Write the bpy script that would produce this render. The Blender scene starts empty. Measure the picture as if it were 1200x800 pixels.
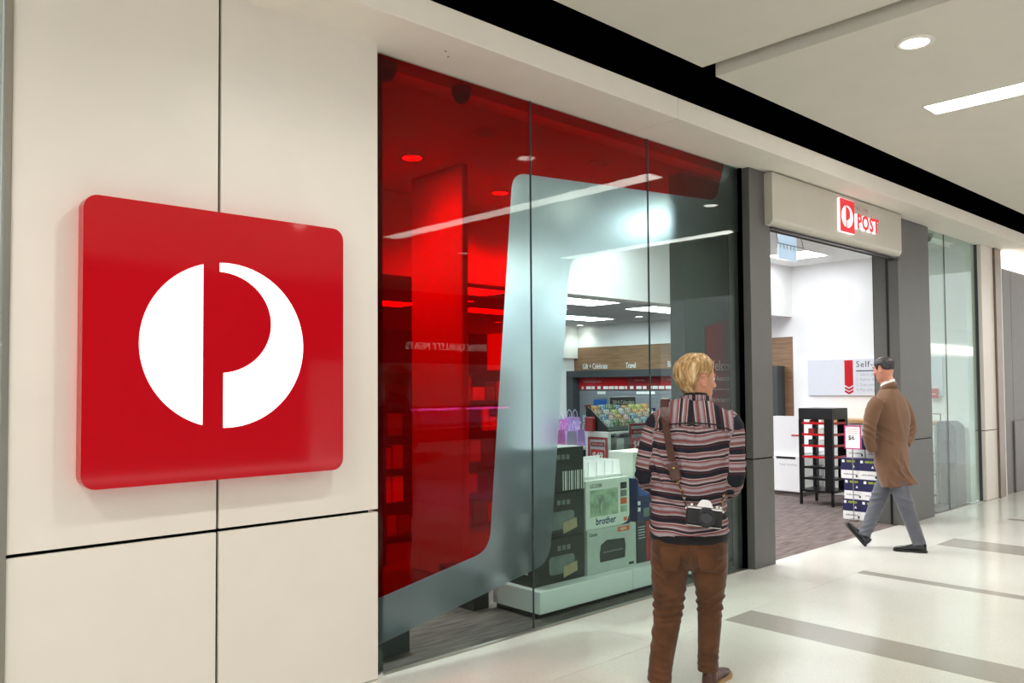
import bpy, bmesh, math, random
import numpy as np
from mathutils import Vector, Matrix
random.seed(7)
SC = bpy.context.scene
COL = SC.collection
# ---------------------------------------------------------------- camera
cam_d = bpy.data.cameras.new('camera'); cam = bpy.data.objects.new('camera', cam_d); COL.objects.link(cam)
YAW, PITCH, ROLL = math.radians(46.91), 0.0342, -0.00665
_fh = Vector((math.cos(YAW), math.sin(YAW), 0)); _r = Vector((math.sin(YAW), -math.cos(YAW), 0)); _z = Vector((0, 0, 1))
_f = _fh*math.cos(PITCH) + _z*math.sin(PITCH); _u = _z*math.cos(PITCH) - _fh*math.sin(PITCH)
_R = _r*math.cos(ROLL) + _u*math.sin(ROLL); _U = _u*math.cos(ROLL) - _r*math.sin(ROLL)
cam.matrix_world = Matrix(((_R.x, _U.x, -_f.x, 0), (_R.y, _U.y, -_f.y, -3.873), (_R.z, _U.z, -_f.z, 1.6), (0, 0, 0, 1)))
cam_d.sensor_width = 36; cam_d.lens = 36*969.4/1200; cam_d.shift_y = 20.3/1200; cam_d.clip_start = .05
SC.camera = cam
# ---------------------------------------------------------------- light of the place
SC.view_settings.view_transform = 'Standard'; SC.view_settings.look = 'None'
SC.view_settings.exposure = 0.66; SC.view_settings.gamma = 1; SC.view_settings.use_curve_mapping = False
try:
    cy = SC.cycles
    cy.use_denoising = True; cy.max_bounces = 10; cy.transparent_max_bounces = 24; cy.diffuse_bounces = 5
    cy.glossy_bounces = 5; cy.transmission_bounces = 6; cy.sample_clamp_indirect = 6; cy.caustics_reflective = False; cy.caustics_refractive = False
except Exception: pass
W = bpy.data.worlds.new('world'); SC.world = W; W.use_nodes = True
W.node_tree.nodes['Background'].inputs[0].default_value = (1, 1, 1, 1)
W.node_tree.nodes['Background'].inputs[1].default_value = 1.0
STRIP_L, DOWN_W, INNER_L, FRONT_L, INNER_DOWN_W = 10.0, 95, 16.0, 15.0, 170

# ---------------------------------------------------------------- materials
def lin(c):
    if isinstance(c, str):
        c = [int(c[i:i+2], 16)/255 for i in (0, 2, 4)]
    return tuple((x/12.92 if x <= .04045 else ((x+.055)/1.055)**2.4) for x in c[:3]) + (1,)
MATS = {}
def nd(nt, t, **kw):
    n = nt.nodes.new(t)
    for k, v in kw.items(): setattr(n, k, v)
    return n
def mat(name, col, rough=.5, metal=0., var=.06, scale=12., bump=0., bscale=200., spec=.5, coat=0., stretch=None):
    """plain surface with a slight procedural mottling and relief"""
    if name in MATS: return MATS[name]
    m = bpy.data.materials.new(name); m.use_nodes = True; nt = m.node_tree; b = nt.nodes['Principled BSDF']
    tc = nd(nt, 'ShaderNodeTexCoord'); mp = nd(nt, 'ShaderNodeMapping'); nt.links.new(tc.outputs['Object'], mp.inputs[0])
    if stretch: mp.inputs['Scale'].default_value = stretch
    no = nd(nt, 'ShaderNodeTexNoise'); no.inputs['Scale'].default_value = scale; no.inputs['Detail'].default_value = 4
    nt.links.new(mp.outputs[0], no.inputs['Vector'])
    cr = nd(nt, 'ShaderNodeValToRGB'); c = lin(col)
    cr.color_ramp.elements[0].color = tuple(max(0, x*(1-var)) for x in c[:3]) + (1,); cr.color_ramp.elements[0].position = .3
    cr.color_ramp.elements[1].color = tuple(min(1, x*(1+var)) for x in c[:3]) + (1,); cr.color_ramp.elements[1].position = .7
    nt.links.new(no.outputs['Fac'], cr.inputs[0]); nt.links.new(cr.outputs[0], b.inputs['Base Color'])
    b.inputs['Roughness'].default_value = rough; b.inputs['Metallic'].default_value = metal
    b.inputs['Specular IOR Level'].default_value = spec; b.inputs['Coat Weight'].default_value = coat; b.inputs['Coat Roughness'].default_value = .05
    if bump:
        n2 = nd(nt, 'ShaderNodeTexNoise'); n2.inputs['Scale'].default_value = bscale; n2.inputs['Detail'].default_value = 3
        nt.links.new(mp.outputs[0], n2.inputs['Vector'])
        bp = nd(nt, 'ShaderNodeBump'); bp.inputs['Strength'].default_value = bump; bp.inputs['Distance'].default_value = .004
        nt.links.new(n2.outputs['Fac'], bp.inputs['Height']); nt.links.new(bp.outputs[0], b.inputs['Normal'])
    MATS[name] = m; return m
def emit(name, col, strength, base=None):
    if name in MATS: return MATS[name]
    m = bpy.data.materials.new(name); m.use_nodes = True; b = m.node_tree.nodes['Principled BSDF']
    b.inputs['Base Color'].default_value = lin(base or col); b.inputs['Emission Color'].default_value = lin(col)
    b.inputs['Emission Strength'].default_value = strength; b.inputs['Roughness'].default_value = .06 if name == 'sign_red' else .3
    MATS[name] = m; return m
def schlick(nt, f0=.013):
    lw = nd(nt, 'ShaderNodeLayerWeight'); lw.inputs['Blend'].default_value = .5
    p = nd(nt, 'ShaderNodeMath', operation='POWER'); p.inputs[1].default_value = 5; nt.links.new(lw.outputs['Facing'], p.inputs[0])
    m = nd(nt, 'ShaderNodeMath', operation='MULTIPLY_ADD'); m.inputs[1].default_value = 1-f0; m.inputs[2].default_value = f0
    nt.links.new(p.outputs[0], m.inputs[0]); return m.outputs[0]
def glass(name, tint=(.93, .97, .95), f0=.013):
    m = bpy.data.materials.new(name); m.use_nodes = True; nt = m.node_tree; out = nt.nodes['Material Output']
    nt.nodes.remove(nt.nodes['Principled BSDF'])
    t = nd(nt, 'ShaderNodeBsdfTransparent'); t.inputs[0].default_value = tint + (1,)
    g = nd(nt, 'ShaderNodeBsdfGlossy'); g.inputs['Roughness'].default_value = .0
    mx = nd(nt, 'ShaderNodeMixShader'); nt.links.new(schlick(nt, f0), mx.inputs[0])
    nt.links.new(t.outputs[0], mx.inputs[1]); nt.links.new(g.outputs[0], mx.inputs[2]); nt.links.new(mx.outputs[0], out.inputs[0])
    MATS[name] = m; return m
def film_red():
    m = bpy.data.materials.new('red_film'); m.use_nodes = True; nt = m.node_tree; out = nt.nodes['Material Output']
    nt.nodes.remove(nt.nodes['Principled BSDF'])
    t = nd(nt, 'ShaderNodeBsdfTransparent'); t.inputs[0].default_value = (.85, .004, .006, 1)
    d = nd(nt, 'ShaderNodeBsdfDiffuse'); d.inputs[0].default_value = (.22, .003, .004, 1)
    tr = nd(nt, 'ShaderNodeBsdfTranslucent'); tr.inputs[0].default_value = (.75, .005, .007, 1)
    a = nd(nt, 'ShaderNodeMixShader'); a.inputs[0].default_value = .5
    nt.links.new(d.outputs[0], a.inputs[1]); nt.links.new(tr.outputs[0], a.inputs[2])
    mx = nd(nt, 'ShaderNodeMixShader'); mx.inputs[0].default_value = .16
    nt.links.new(t.outputs[0], mx.inputs[1]); nt.links.new(a.outputs[0], mx.inputs[2]); nt.links.new(mx.outputs[0], out.inputs[0])
    MATS['red_film'] = m; return m
def film_frost():
    m = bpy.data.materials.new('frosted_film'); m.use_nodes = True; nt = m.node_tree; out = nt.nodes['Material Output']
    nt.nodes.remove(nt.nodes['Principled BSDF'])
    rf = nd(nt, 'ShaderNodeBsdfRefraction'); rf.inputs['Color'].default_value = (.88, .95, .98, 1); rf.inputs['IOR'].default_value = 1.12; rf.inputs['Roughness'].default_value = .50
    tr = nd(nt, 'ShaderNodeBsdfTranslucent'); tr.inputs[0].default_value = (.84, .92, .95, 1)
    d = nd(nt, 'ShaderNodeBsdfDiffuse'); d.inputs[0].default_value = (.26, .31, .34, 1)
    a = nd(nt, 'ShaderNodeMixShader'); a.inputs[0].default_value = .22
    nt.links.new(tr.outputs[0], a.inputs[1]); nt.links.new(d.outputs[0], a.inputs[2])
    mx = nd(nt, 'ShaderNodeMixShader'); mx.inputs[0].default_value = .20
    nt.links.new(rf.outputs[0], mx.inputs[1]); nt.links.new(a.outputs[0], mx.inputs[2]); nt.links.new(mx.outputs[0], out.inputs[0])
    MATS['frosted_film'] = m; return m
def terrazzo(name, col, rough):
    m = bpy.data.materials.new(name); m.use_nodes = True; nt = m.node_tree; b = nt.nodes['Principled BSDF']
    g = nd(nt, 'ShaderNodeNewGeometry')
    v = nd(nt, 'ShaderNodeTexVoronoi'); v.inputs['Scale'].default_value = 170; nt.links.new(g.outputs['Position'], v.inputs['Vector'])
    n = nd(nt, 'ShaderNodeTexNoise'); n.inputs['Scale'].default_value = 1.3; n.inputs['Detail'].default_value = 5; nt.links.new(g.outputs['Position'], n.inputs['Vector'])
    c = Vector(lin(col)[:3])
    r1 = nd(nt, 'ShaderNodeValToRGB'); r1.color_ramp.elements[0].color = tuple(c*.93) + (1,); r1.color_ramp.elements[1].color = tuple(c*1.04) + (1,)
    sp = nd(nt, 'ShaderNodeSeparateColor'); nt.links.new(v.outputs['Color'], sp.inputs[0]); nt.links.new(sp.outputs[0], r1.inputs[0])
    r2 = nd(nt, 'ShaderNodeValToRGB'); r2.color_ramp.elements[0].position = .3; r2.color_ramp.elements[1].position = .7
    r2.color_ramp.elements[0].color = (.93, .92, .90, 1); r2.color_ramp.elements[1].color = (1, 1, 1, 1); nt.links.new(n.outputs['Fac'], r2.inputs[0])
    mx = nd(nt, 'ShaderNodeMix', data_type='RGBA', blend_type='MULTIPLY'); mx.inputs['Factor'].default_value = 1
    nt.links.new(r1.outputs[0], mx.inputs['A']); nt.links.new(r2.outputs[0], mx.inputs['B']); nt.links.new(mx.outputs['Result'], b.inputs['Base Color'])
    b.inputs['Roughness'].default_value = rough; b.inputs['Specular IOR Level'].default_value = .55
    MATS[name] = m; return m
def wood(name, c1, c2, scale=(1, 1, 14), rough=.5):
    if name in MATS: return MATS[name]
    m = bpy.data.materials.new(name); m.use_nodes = True; nt = m.node_tree; b = nt.nodes['Principled BSDF']
    tc = nd(nt, 'ShaderNodeTexCoord'); mp = nd(nt, 'ShaderNodeMapping'); mp.inputs['Scale'].default_value = scale; nt.links.new(tc.outputs['Object'], mp.inputs[0])
    n = nd(nt, 'ShaderNodeTexNoise'); n.inputs['Scale'].default_value = 2.2; n.inputs['Detail'].default_value = 6; n.inputs['Distortion'].default_value = .6
    nt.links.new(mp.outputs[0], n.inputs['Vector'])
    cr = nd(nt, 'ShaderNodeValToRGB'); cr.color_ramp.elements[0].position = .3; cr.color_ramp.elements[1].position = .7
    cr.color_ramp.elements[0].color = lin(c1); cr.color_ramp.elements[1].color = lin(c2)
    nt.links.new(n.outputs['Fac'], cr.inputs[0]); nt.links.new(cr.outputs[0], b.inputs['Base Color']); b.inputs['Roughness'].default_value = rough
    MATS[name] = m; return m
def carpet_mat():
    m = bpy.data.materials.new('carpet'); m.use_nodes = True; nt = m.node_tree; b = nt.nodes['Principled BSDF']
    g = nd(nt, 'ShaderNodeNewGeometry'); mp = nd(nt, 'ShaderNodeMapping'); mp.inputs['Scale'].default_value = (2.2, 26, 1); nt.links.new(g.outputs['Position'], mp.inputs[0])
    n = nd(nt, 'ShaderNodeTexNoise'); n.inputs['Scale'].default_value = 1.6; n.inputs['Detail'].default_value = 5; nt.links.new(mp.outputs[0], n.inputs['Vector'])
    cr = nd(nt, 'ShaderNodeValToRGB'); cr.color_ramp.elements[0].position = .3; cr.color_ramp.elements[1].position = .72
    cr.color_ramp.elements[0].color = lin('4f4645'); cr.color_ramp.elements[1].color = lin('7d726f')
    nt.links.new(n.outputs['Fac'], cr.inputs[0]); nt.links.new(cr.outputs[0], b.inputs['Base Color']); b.inputs['Roughness'].default_value = .95; b.inputs['Specular IOR Level'].default_value = .1
    n2 = nd(nt, 'ShaderNodeTexNoise'); n2.inputs['Scale'].default_value = 300; nt.links.new(g.outputs['Position'], n2.inputs['Vector'])
    bp = nd(nt, 'ShaderNodeBump'); bp.inputs['Strength'].default_value = .5; bp.inputs['Distance'].default_value = .004; nt.links.new(n2.outputs['Fac'], bp.inputs['Height']); nt.links.new(bp.outputs[0], b.inputs['Normal'])
    MATS['carpet'] = m; return m

# ---------------------------------------------------------------- mesh building
class MB:
    def __init__(s): s.v = []; s.f = []; s.sm = []
    def add(s, vs, fs, smooth=False):
        o = len(s.v); s.v += [tuple(v) for v in vs]; s.f += [tuple(i+o for i in f) for f in fs]; s.sm += [smooth]*len(fs); return s
    def box(s, x0, x1, y0, y1, z0, z1, bev=0.):
        if x0 > x1: x0, x1 = x1, x0
        if y0 > y1: y0, y1 = y1, y0
        if z0 > z1: z0, z1 = z1, z0
        if not bev:
            return s.add([(x0,y0,z0),(x1,y0,z0),(x1,y1,z0),(x0,y1,z0),(x0,y0,z1),(x1,y0,z1),(x1,y1,z1),(x0,y1,z1)],
                  [(3,2,1,0),(4,5,6,7),(0,1,5,4),(1,2,6,5),(2,3,7,6),(3,0,4,7)])
        b = min(bev, (x1-x0)*.49, (y1-y0)*.49, (z1-z0)*.49)
        V = []; idx = {}
        for ix in (0, 1):
            for iy in (0, 1):
                for iz in (0, 1):
                    X, Yy, Z = (x0, x1)[ix], (y0, y1)[iy], (z0, z1)[iz]; sx, sy, sz = (1-2*ix)*b, (1-2*iy)*b, (1-2*iz)*b
                    for k, p in enumerate(((X, Yy+sy, Z+sz), (X+sx, Yy, Z+sz), (X+sx, Yy+sy, Z))):
                        idx[ix, iy, iz, k] = len(V); V.append(p)
        F = []
        for a in (0, 1):
            q = lambda k, c: [idx[tuple(list(t[:k]) + [a] + list(t[k:])) + (k,)] for t in c]
            for k in range(3):
                f = q(k, ((0, 0), (1, 0), (1, 1), (0, 1))); F.append(f)
        for k in range(3):                       # edge chamfers along axis k
            o = [i for i in range(3) if i != k]
            for a in (0, 1):
                for c in (0, 1):
                    def I(t, face):
                        p = [0, 0, 0]; p[k] = t; p[o[0]] = a; p[o[1]] = c; return idx[tuple(p) + (face,)]
                    F.append([I(0, o[0]), I(1, o[0]), I(1, o[1]), I(0, o[1])])
        for ix in (0, 1):
            for iy in (0, 1):
                for iz in (0, 1): F.append([idx[ix, iy, iz, k] for k in range(3)])
        c = Vector(((x0+x1)/2, (y0+y1)/2, (z0+z1)/2)); G = []
        for f in F:
            p = [Vector(V[i]) for i in f]; n = (p[1]-p[0]).cross(p[2]-p[0]); m = sum(p, Vector())/len(p) - c
            G.append(f if n.dot(m) > 0 else f[::-1])
        return s.add(V, G)
    def prism(s, poly, d0, d1, ax='y', smooth=False):
        """polygon in the plane across axis ax (y: points are x,z; x: y,z; z: x,y) pulled from d0 to d1"""
        mk = {'y': lambda p, d: (p[0], d, p[1]), 'x': lambda p, d: (d, p[0], p[1]), 'z': lambda p, d: (p[0], p[1], d)}[ax]
        n = len(poly); A = sum(poly[i][0]*poly[(i+1) % n][1] - poly[(i+1) % n][0]*poly[i][1] for i in range(n))
        if A < 0: poly = poly[::-1]
        vs = [mk(p, d0) for p in poly] + [mk(p, d1) for p in poly]
        top = list(range(n, 2*n)); bot = list(range(n))[::-1]
        fs = [bot, top] + [(i, (i+1) % n, (i+1) % n+n, i+n) for i in range(n)]
        flip = (d1 < d0) != (ax == 'y')
        if flip: fs = [tuple(f)[::-1] for f in fs]
        s.v_off = len(s.v); s.add(vs, fs[:2]); o = s.v_off
        s.f += [tuple(i+o for i in f) for f in fs[2:]]; s.sm += [smooth]*n; return s
    def tube(s, pts, rad, n=10, cap=True, smooth=True):
        pts = [Vector(p) for p in pts]; m = len(pts); rad = rad if isinstance(rad, (list, tuple)) else [rad]*m
        rings = []; up = None
        for i, p in enumerate(pts):
            t = (pts[min(i+1, m-1)] - pts[max(i-1, 0)]).normalized()
            if up is None:
                up = Vector((0, 0, 1)) if abs(t.z) < .9 else Vector((1, 0, 0))
            a = (up - t*up.dot(t)).normalized(); b = t.cross(a); up = a
            rings.append([p + (a*math.cos(2*math.pi*k/n) + b*math.sin(2*math.pi*k/n))*rad[i] for k in range(n)])
        vs = [v for r in rings for v in r]; fs = []
        for i in range(m-1):
            for k in range(n): fs.append((i*n+k, i*n+(k+1) % n, (i+1)*n+(k+1) % n, (i+1)*n+k))
        s.add(vs, fs, smooth)
        if cap: s.add(rings[0], [tuple(range(n))[::-1]]); s.add(rings[-1], [tuple(range(n))])
        return s
    def cyl(s, c, r, h, n=24, ax='z', r2=None):
        c = Vector(c); d = {'x': Vector((1, 0, 0)), 'y': Vector((0, 1, 0)), 'z': Vector((0, 0, 1))}[ax]
        return s.tube([c, c+d*h], [r, r if r2 is None else r2], n)
    def lathe(s, prof, n=24, c=(0, 0, 0), smooth=True):
        vs = []; fs = []; m = len(prof)
        for r, z in prof:
            for k in range(n): a = 2*math.pi*k/n; vs.append((c[0]+r*math.cos(a), c[1]+r*math.sin(a), c[2]+z))
        for i in range(m-1):
            for k in range(n): fs.append((i*n+k, i*n+(k+1) % n, (i+1)*n+(k+1) % n, (i+1)*n+k))
        return s.add(vs, fs, smooth)
    def quad(s, a, b, c, d): return s.add([a, b, c, d], [(0, 1, 2, 3)])
    def build(s, name, m, parent=None, loc=None, flat=None):
        me = bpy.data.meshes.new(name); o_ = Vector(loc) if loc is not None else (Vector(parent.get('_base', (0, 0, 0))) if parent is not None else Vector((0, 0, 0)))
        vs = [(v[0]-o_.x, v[1]-o_.y, v[2]-o_.z) for v in s.v]
        me.from_pydata(vs, [], s.f)
        me.polygons.foreach_set('use_smooth', s.sm); me.update()
        ob = bpy.data.objects.new(name, me); COL.objects.link(ob)
        if m is not None: me.materials.append(m if not isinstance(m, str) else MATS[m])
        if parent is not None:
            ob.parent = parent; ob['_base'] = tuple(o_)
        else: ob.location = o_; ob['_base'] = tuple(o_)
        return ob
BASES = []
def tag(o, label=None, cat=None, group=None, kind=None):
    if label: o['label'] = label
    if cat: o['category'] = cat
    if group: o['group'] = group
    if kind: o['kind'] = kind
    return o
def thing(name, label, cat, loc=(0, 0, 0), rz=0, group=None, local=True):
    """an Empty at the thing's base; parts are built in its own axes (local) or in world axes (local=False)"""
    o = bpy.data.objects.new(name, None); COL.objects.link(o); o.location = loc; o.rotation_euler = (0, 0, rz); o.empty_display_size = .1
    o['_base'] = (0, 0, 0) if local else tuple(loc)
    return tag(o, label, cat, group)
def struct(name, mb, m, parent=None):
    o = mb.build(name, m, parent)
    if parent is None: o['kind'] = 'structure'
    return o
def struct_empty(name, loc=(0, 0, 0)):
    o = bpy.data.objects.new(name, None); COL.objects.link(o); o.location = loc; o['_base'] = tuple(loc); o['kind'] = 'structure'; return o
def copy_tree(o, parent=None):
    c = o.copy(); COL.objects.link(c)
    if parent is not None: c.parent = parent
    for ch in list(o.children): copy_tree(ch, c)
    return c
_TXT = {}
def text_mesh(txt, size, depth=.002, align='LEFT', bold=0., space=1., res=2):
    key = (txt, size, depth, align, bold, space, res)
    if key in _TXT: return _TXT[key]
    cu = bpy.data.curves.new('lettering', 'FONT'); cu.body = txt; cu.size = size; cu.extrude = depth/2; cu.offset = bold; cu.align_x = align
    cu.space_character = space; cu.resolution_u = res; cu.fill_mode = 'BOTH'
    ob = bpy.data.objects.new('t', cu); COL.objects.link(ob)
    bpy.context.view_layer.update(); dg = bpy.context.evaluated_depsgraph_get()
    me = bpy.data.meshes.new_from_object(ob.evaluated_get(dg)); me.name = 'lettering'
    bpy.data.objects.remove(ob); bpy.data.curves.remove(cu); me.materials.clear()
    _TXT[key] = me; return me
def letter(txt, size, m, parent, pos, right=(1, 0, 0), up=(0, 0, 1), depth=.002, align='LEFT', bold=0., space=1., name='lettering', res=2):
    """words lying in the plane of right and up; pos in the frame the parent's parts are built in"""
    me = text_mesh(txt, size, depth, align, bold, space, res).copy(); me.materials.append(MATS[m] if isinstance(m, str) else m)
    ob = bpy.data.objects.new(name, me); COL.objects.link(ob); r = Vector(right); u = Vector(up); n = r.cross(u)
    p = Vector(pos) - Vector(parent['_base'] if parent is not None else (0, 0, 0))
    M = Matrix(((r.x, u.x, n.x, 0), (r.y, u.y, n.y, 0), (r.z, u.z, n.z, 0), (0, 0, 0, 1))); me.transform(M)
    ob.location = p
    if parent is not None: ob.parent = parent; ob['_base'] = parent['_base']
    return ob
def rrect(x0, x1, z0, z1, r, n=6):
    P = []
    for cx, cz, a0 in ((x1-r, z1-r, 0), (x0+r, z1-r, 90), (x0+r, z0+r, 180), (x1-r, z0+r, 270)):
        for i in range(n+1):
            a = math.radians(a0 + 90*i/n); P.append((cx + r*math.cos(a), cz + r*math.sin(a)))
    return P
def rounded(poly, radii, n=8):
    """polyline corners cut by arcs of a chosen size"""
    out = []; N = len(poly)
    for i, p in enumerate(poly):
        r = radii[i]
        if not r: out.append(tuple(p)); continue
        p = Vector(p); a = (Vector(poly[i-1]) - p); b = (Vector(poly[(i+1) % N]) - p)
        d = min(r, a.length*.49, b.length*.49); A = p + a.normalized()*d; B = p + b.normalized()*d
        for k in range(n+1):
            t = k/n; q = A*(1-t)**2 + p*2*t*(1-t) + B*t*t; out.append((q.x, q.y))
    return out

# palette
mat('cream_panel', 'dfd9d0', .42, var=.02, scale=3, bump=.03, bscale=60)
mat('white_paint', 'e9e4da', .6, var=.02, scale=4)
mat('ceiling_paint', 'd8d3c8', .75, var=.02, scale=3)
mat('shop_white', 'f1f1f1', .55, var=.015, scale=4)
mat('shop_ceiling', 'c9cace', .7, var=.03, scale=3)
mat('void_black', '020202', 1., var=0, spec=0.)
mat('dark_joint', '060606', .9, var=0, spec=.05)
mat('dark_metal', '55534e', .42, .55, var=.05, scale=5, bump=.04, bscale=90)
mat('pier_grey', '4d5152', .5, .2, var=.05)
mat('steel', 'a9a59c', .3, .9, var=.08, scale=6, stretch=(1, 1, .1))
mat('bronze_trim', '7a6d60', .35, .7, var=.1, scale=5)
mat('shutter_grey', '78746f', .5, .3, var=.05)
mat('black_plastic', '1b1b1d', .4, var=.1)
mat('black_metal', '161618', .35, .3, var=.1)
mat('white_laminate', 'eeeeef', .3, var=.01)
mat('post_red', 'c3121c', .28, var=.02)
mat('sign_red_dark', '7d0d14', .4, var=.03)
mat('white_vinyl', 'f2f2f2', .5, var=.01)
mat('dim_vinyl', 'c9a9a9', .5, var=.01)
mat('seal_green', '3d4a48', .4, var=.02)
mat('header_panel', 'bdb9ad', .45, var=.02, scale=4)
mat('charcoal', '3b3e42', .5, var=.05)
mat('slat_grey', '85888e', .55, var=.04)
wood('timber', '7a5a40', '977556', (1, 1.2, 22))
wood('timber_ledge', 'b58a5a', 'd0a878', (6, 1, 14))
terrazzo('terrazzo_cream', 'd4d5ce', .15); terrazzo('terrazzo_taupe', '9f9c95', .17)
carpet_mat(); film_red(); film_frost(); glass('clear_glass', (.82, .91, .878)); glass('case_glass', (.97, .98, .98), .03)
emit('lamp_white', 'fffaf0', STRIP_L); emit('panel_white', 'f4f8ff', INNER_L); emit('front_panel_white', 'f6faff', FRONT_L)
emit('lamp_glow', 'fff6ea', 9.0); emit('inner_glow', 'fff4e4', 14.0); emit('hot_glow', 'fff0d8', 70.0); emit('sign_white', 'ffffff', .8); emit('sign_red', 'd0121c', .04, 'b00a18')
emit('edge_white', 'fff6f6', .6); emit('next_shop_glow', 'fff6ea', 2.4); emit('pink_led', 'ff50b8', 12.0); emit('halo_red', 'ff2020', .4)

# ================================================================ the shell
# floor: terrazzo slabs with dark cross bands on a bed
fl = struct('floor', MB().box(-7, 18, -11.6, .06, -.12, -.012), 'dark_joint')
def slab(x0, x1, y0, y1, m, name='slab'):
    g = .0012; return MB().box(x0+g, x1-g, y0+g, y1-g, -.012, 0).build(name, m, fl)
bands = [(-3.0, -2.63), (-.87, -.72), (1.22, 1.57), (2.97, 3.12), (4.955, 5.305), (6.985, 7.12), (8.77, 9.27), (10.95, 11.1), (12.75, 13.1)]
xs = [-7]
for a, b in bands: xs += [a, b]
xs.append(18)
ys = [-.68, -4.3, -8.0, -11.6]
for i in range(len(xs)-1):
    dark = i % 2 == 1
    for j in range(3): slab(xs[i], xs[i+1], ys[j+1], ys[j], 'terrazzo_taupe' if dark else 'terrazzo_cream', 'band_slab' if dark else 'slab')
bx = [-7, -4.6, -2.4, -.2, 2.0, 4.2, 6.4, 8.6, 10.8, 13.0, 15.2, 18]
for a, b in zip(bx, bx[1:]): slab(a, b, -.68, .06, 'terrazzo_cream')
struct('carpet_floor', MB().box(2.7, 12.2, .06, 10.4, -.12, -.004), 'carpet')
struct('trim_1', MB().box(2.66, 6.46, .03, .062, 0, .008), 'steel')
struct('trim_2', MB().box(10.64, 12.5, .03, .062, 0, .008), 'steel')

# left wall: cream panels over a dark backing
wf = struct('wall_front', MB().box(.80, 2.55, .022, .062, 0, 3.55), 'dark_joint')
for x0, x1 in ((.805, 1.681), (1.695, 2.60)):
    for z0, z1 in ((.004, .916), (.932, 3.55)):
        MB().box(x0, x1, 0, .024 if x0 < 1 else .1, z0, z1, .002).build('panel', 'cream_panel', wf)
struct('trim_3', MB().box(.778, .803, -.012, .06, 0, 3.55), 'steel')
# glass front of the shop on the far left
w3 = struct_empty('window_3', (-1, .03, 0))
mat('pale_green_glass', 'b9c6bd', .12, var=.03)
for z0, z1 in ((0, 1.785), (1.792, 3.5)): MB().box(-3, .775, .03, .045, z0, z1).build('pane', 'pale_green_glass', w3)

# bulkhead beam along the shopfront, soffit at 3.53
bm_ = struct_empty('bulkhead', (5, -.38, 3.53))
for x0, x1 in ((-4, 4.928), (4.932, 18)): MB().box(x0, x1, -.38, .25, 3.53, 3.685, .003).build('board', 'white_paint', bm_)
pl = MB().prism(rrect(2.90, 3.02, -.22, -.13, .02), 3.528, 3.53, 'z').build('access_plate', 'white_paint', bm_)
for x, y in ((2.93, -.2), (2.99, -.15)): MB().cyl((x, y, 3.5265), .006, .002, 8).build('screw', 'black_plastic', pl)

# mall ceiling: two levels with a black slot along the bulkhead and between them
ce = struct_empty('ceiling', (5, -5, 3.85))
MB().box(-7, 5.05, -11.6, -.51, 3.90, 3.98).build('panel', 'ceiling_paint', ce)
MB().box(5.16, 18, -11.6, -.55, 3.85, 4.10).build('panel', 'ceiling_paint', ce)
struct('ceiling_void', MB().box(-7, 18, -11.6, .3, 4.6, 4.65), 'void_black')
struct('trim_4', MB().box(-7, 18, -.3, .3, 3.685, 4.6), 'void_black')
struct('trim_5', MB().box(-7, 5.04, -.66, -.64, 3.98, 4.6), 'void_black')
struct('trim_6', MB().box(5.17, 18, -.66, -.64, 4.10, 4.6), 'void_black')

# ---------------- lamps of the mall
def strip_light(x, y0, y1, z, label):
    t = thing('strip_light', label, 'ceiling light', (x, (y0+y1)/2, z), 0, None, False)
    MB().box(x-.135, x+.135, y0, y1, z-.003, z+.02).build('diffuser', 'lamp_white', t)
    MB().box(x-.145, x-.135, y0-.01, y1+.01, z-.005, z+.01).box(x+.135, x+.145, y0-.01, y1+.01, z-.005, z+.01).box(x-.145, x+.145, y1, y1+.01, z-.005, z+.01).box(x-.145, x+.145, y0-.01, y0, z-.005, z+.01).build('frame', 'white_paint', t)
    return t
strip_light(7.11, -6.25, -1.32, 3.85, 'long recessed white strip light in the right ceiling panel, cut by the photo edge')
strip_light(10.55, -5.9, -2.52, 3.85, 'second recessed strip light further along, mirrored in the window below the first')

for x in (-4.5, -1.4): strip_light(x, -6.2, -1.4, 3.90, 'added strip light in the ceiling behind the viewer, %s' % ('further' if x < -3 else 'nearer'))  # extra strips out of view, added to raise the mall's light level
def downlight(x, y, z, watts, label, group, glow='lamp_glow', r=.10, spot=150, inward=True):
    t = thing('downlight', label, 'ceiling light', (x, y, z), 0, group)
    MB().lathe([(r*.86, -.001), (r*.9, -.008), (r*1.18, -.008), (r*1.22, 0)], 28).build('rim', 'white_paint', t)
    MB().lathe([(0, -.003), (r*.88, -.003)][::-1], 28).build('lens', glow, t)
    if watts:
        ld = bpy.data.lights.new('lamp', 'SPOT'); ld.energy = watts; ld.spot_size = math.radians(spot); ld.spot_blend = .6; ld.shadow_soft_size = .09; ld.color = (1, .98, .95)
        lo = bpy.data.objects.new('lamp', ld); COL.objects.link(lo); lo.parent = t; lo.location = (0, 0, -.02)
    return t
for k, x in enumerate((-.78, 2.42, 5.62, 8.82, 12.02)):
    lab = {2: 'round recessed downlight glowing in the ceiling left of the white strip', 3: 'recessed downlight nearer the shop entrance, seen as a reflection in the glass'}.get(k, 'recessed mall downlight outside the picture, row place %s' % 'abcde'[k])
    downlight(x, -1.77, 3.85 if x > 5.1 else 3.90, DOWN_W, lab, 'mall downlights along the shopfront')
for k, x in enumerate((-.78, 2.42, 5.62, 8.82, 12.02)):
    downlight(x, -6.6, 3.85 if x > 5.1 else 3.90, DOWN_W, 'added downlight over the middle of the mall, row place %s' % 'abcde'[k], 'added mall downlights over the middle')  # extra row, added to strengthen the light on the mall floor

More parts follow.
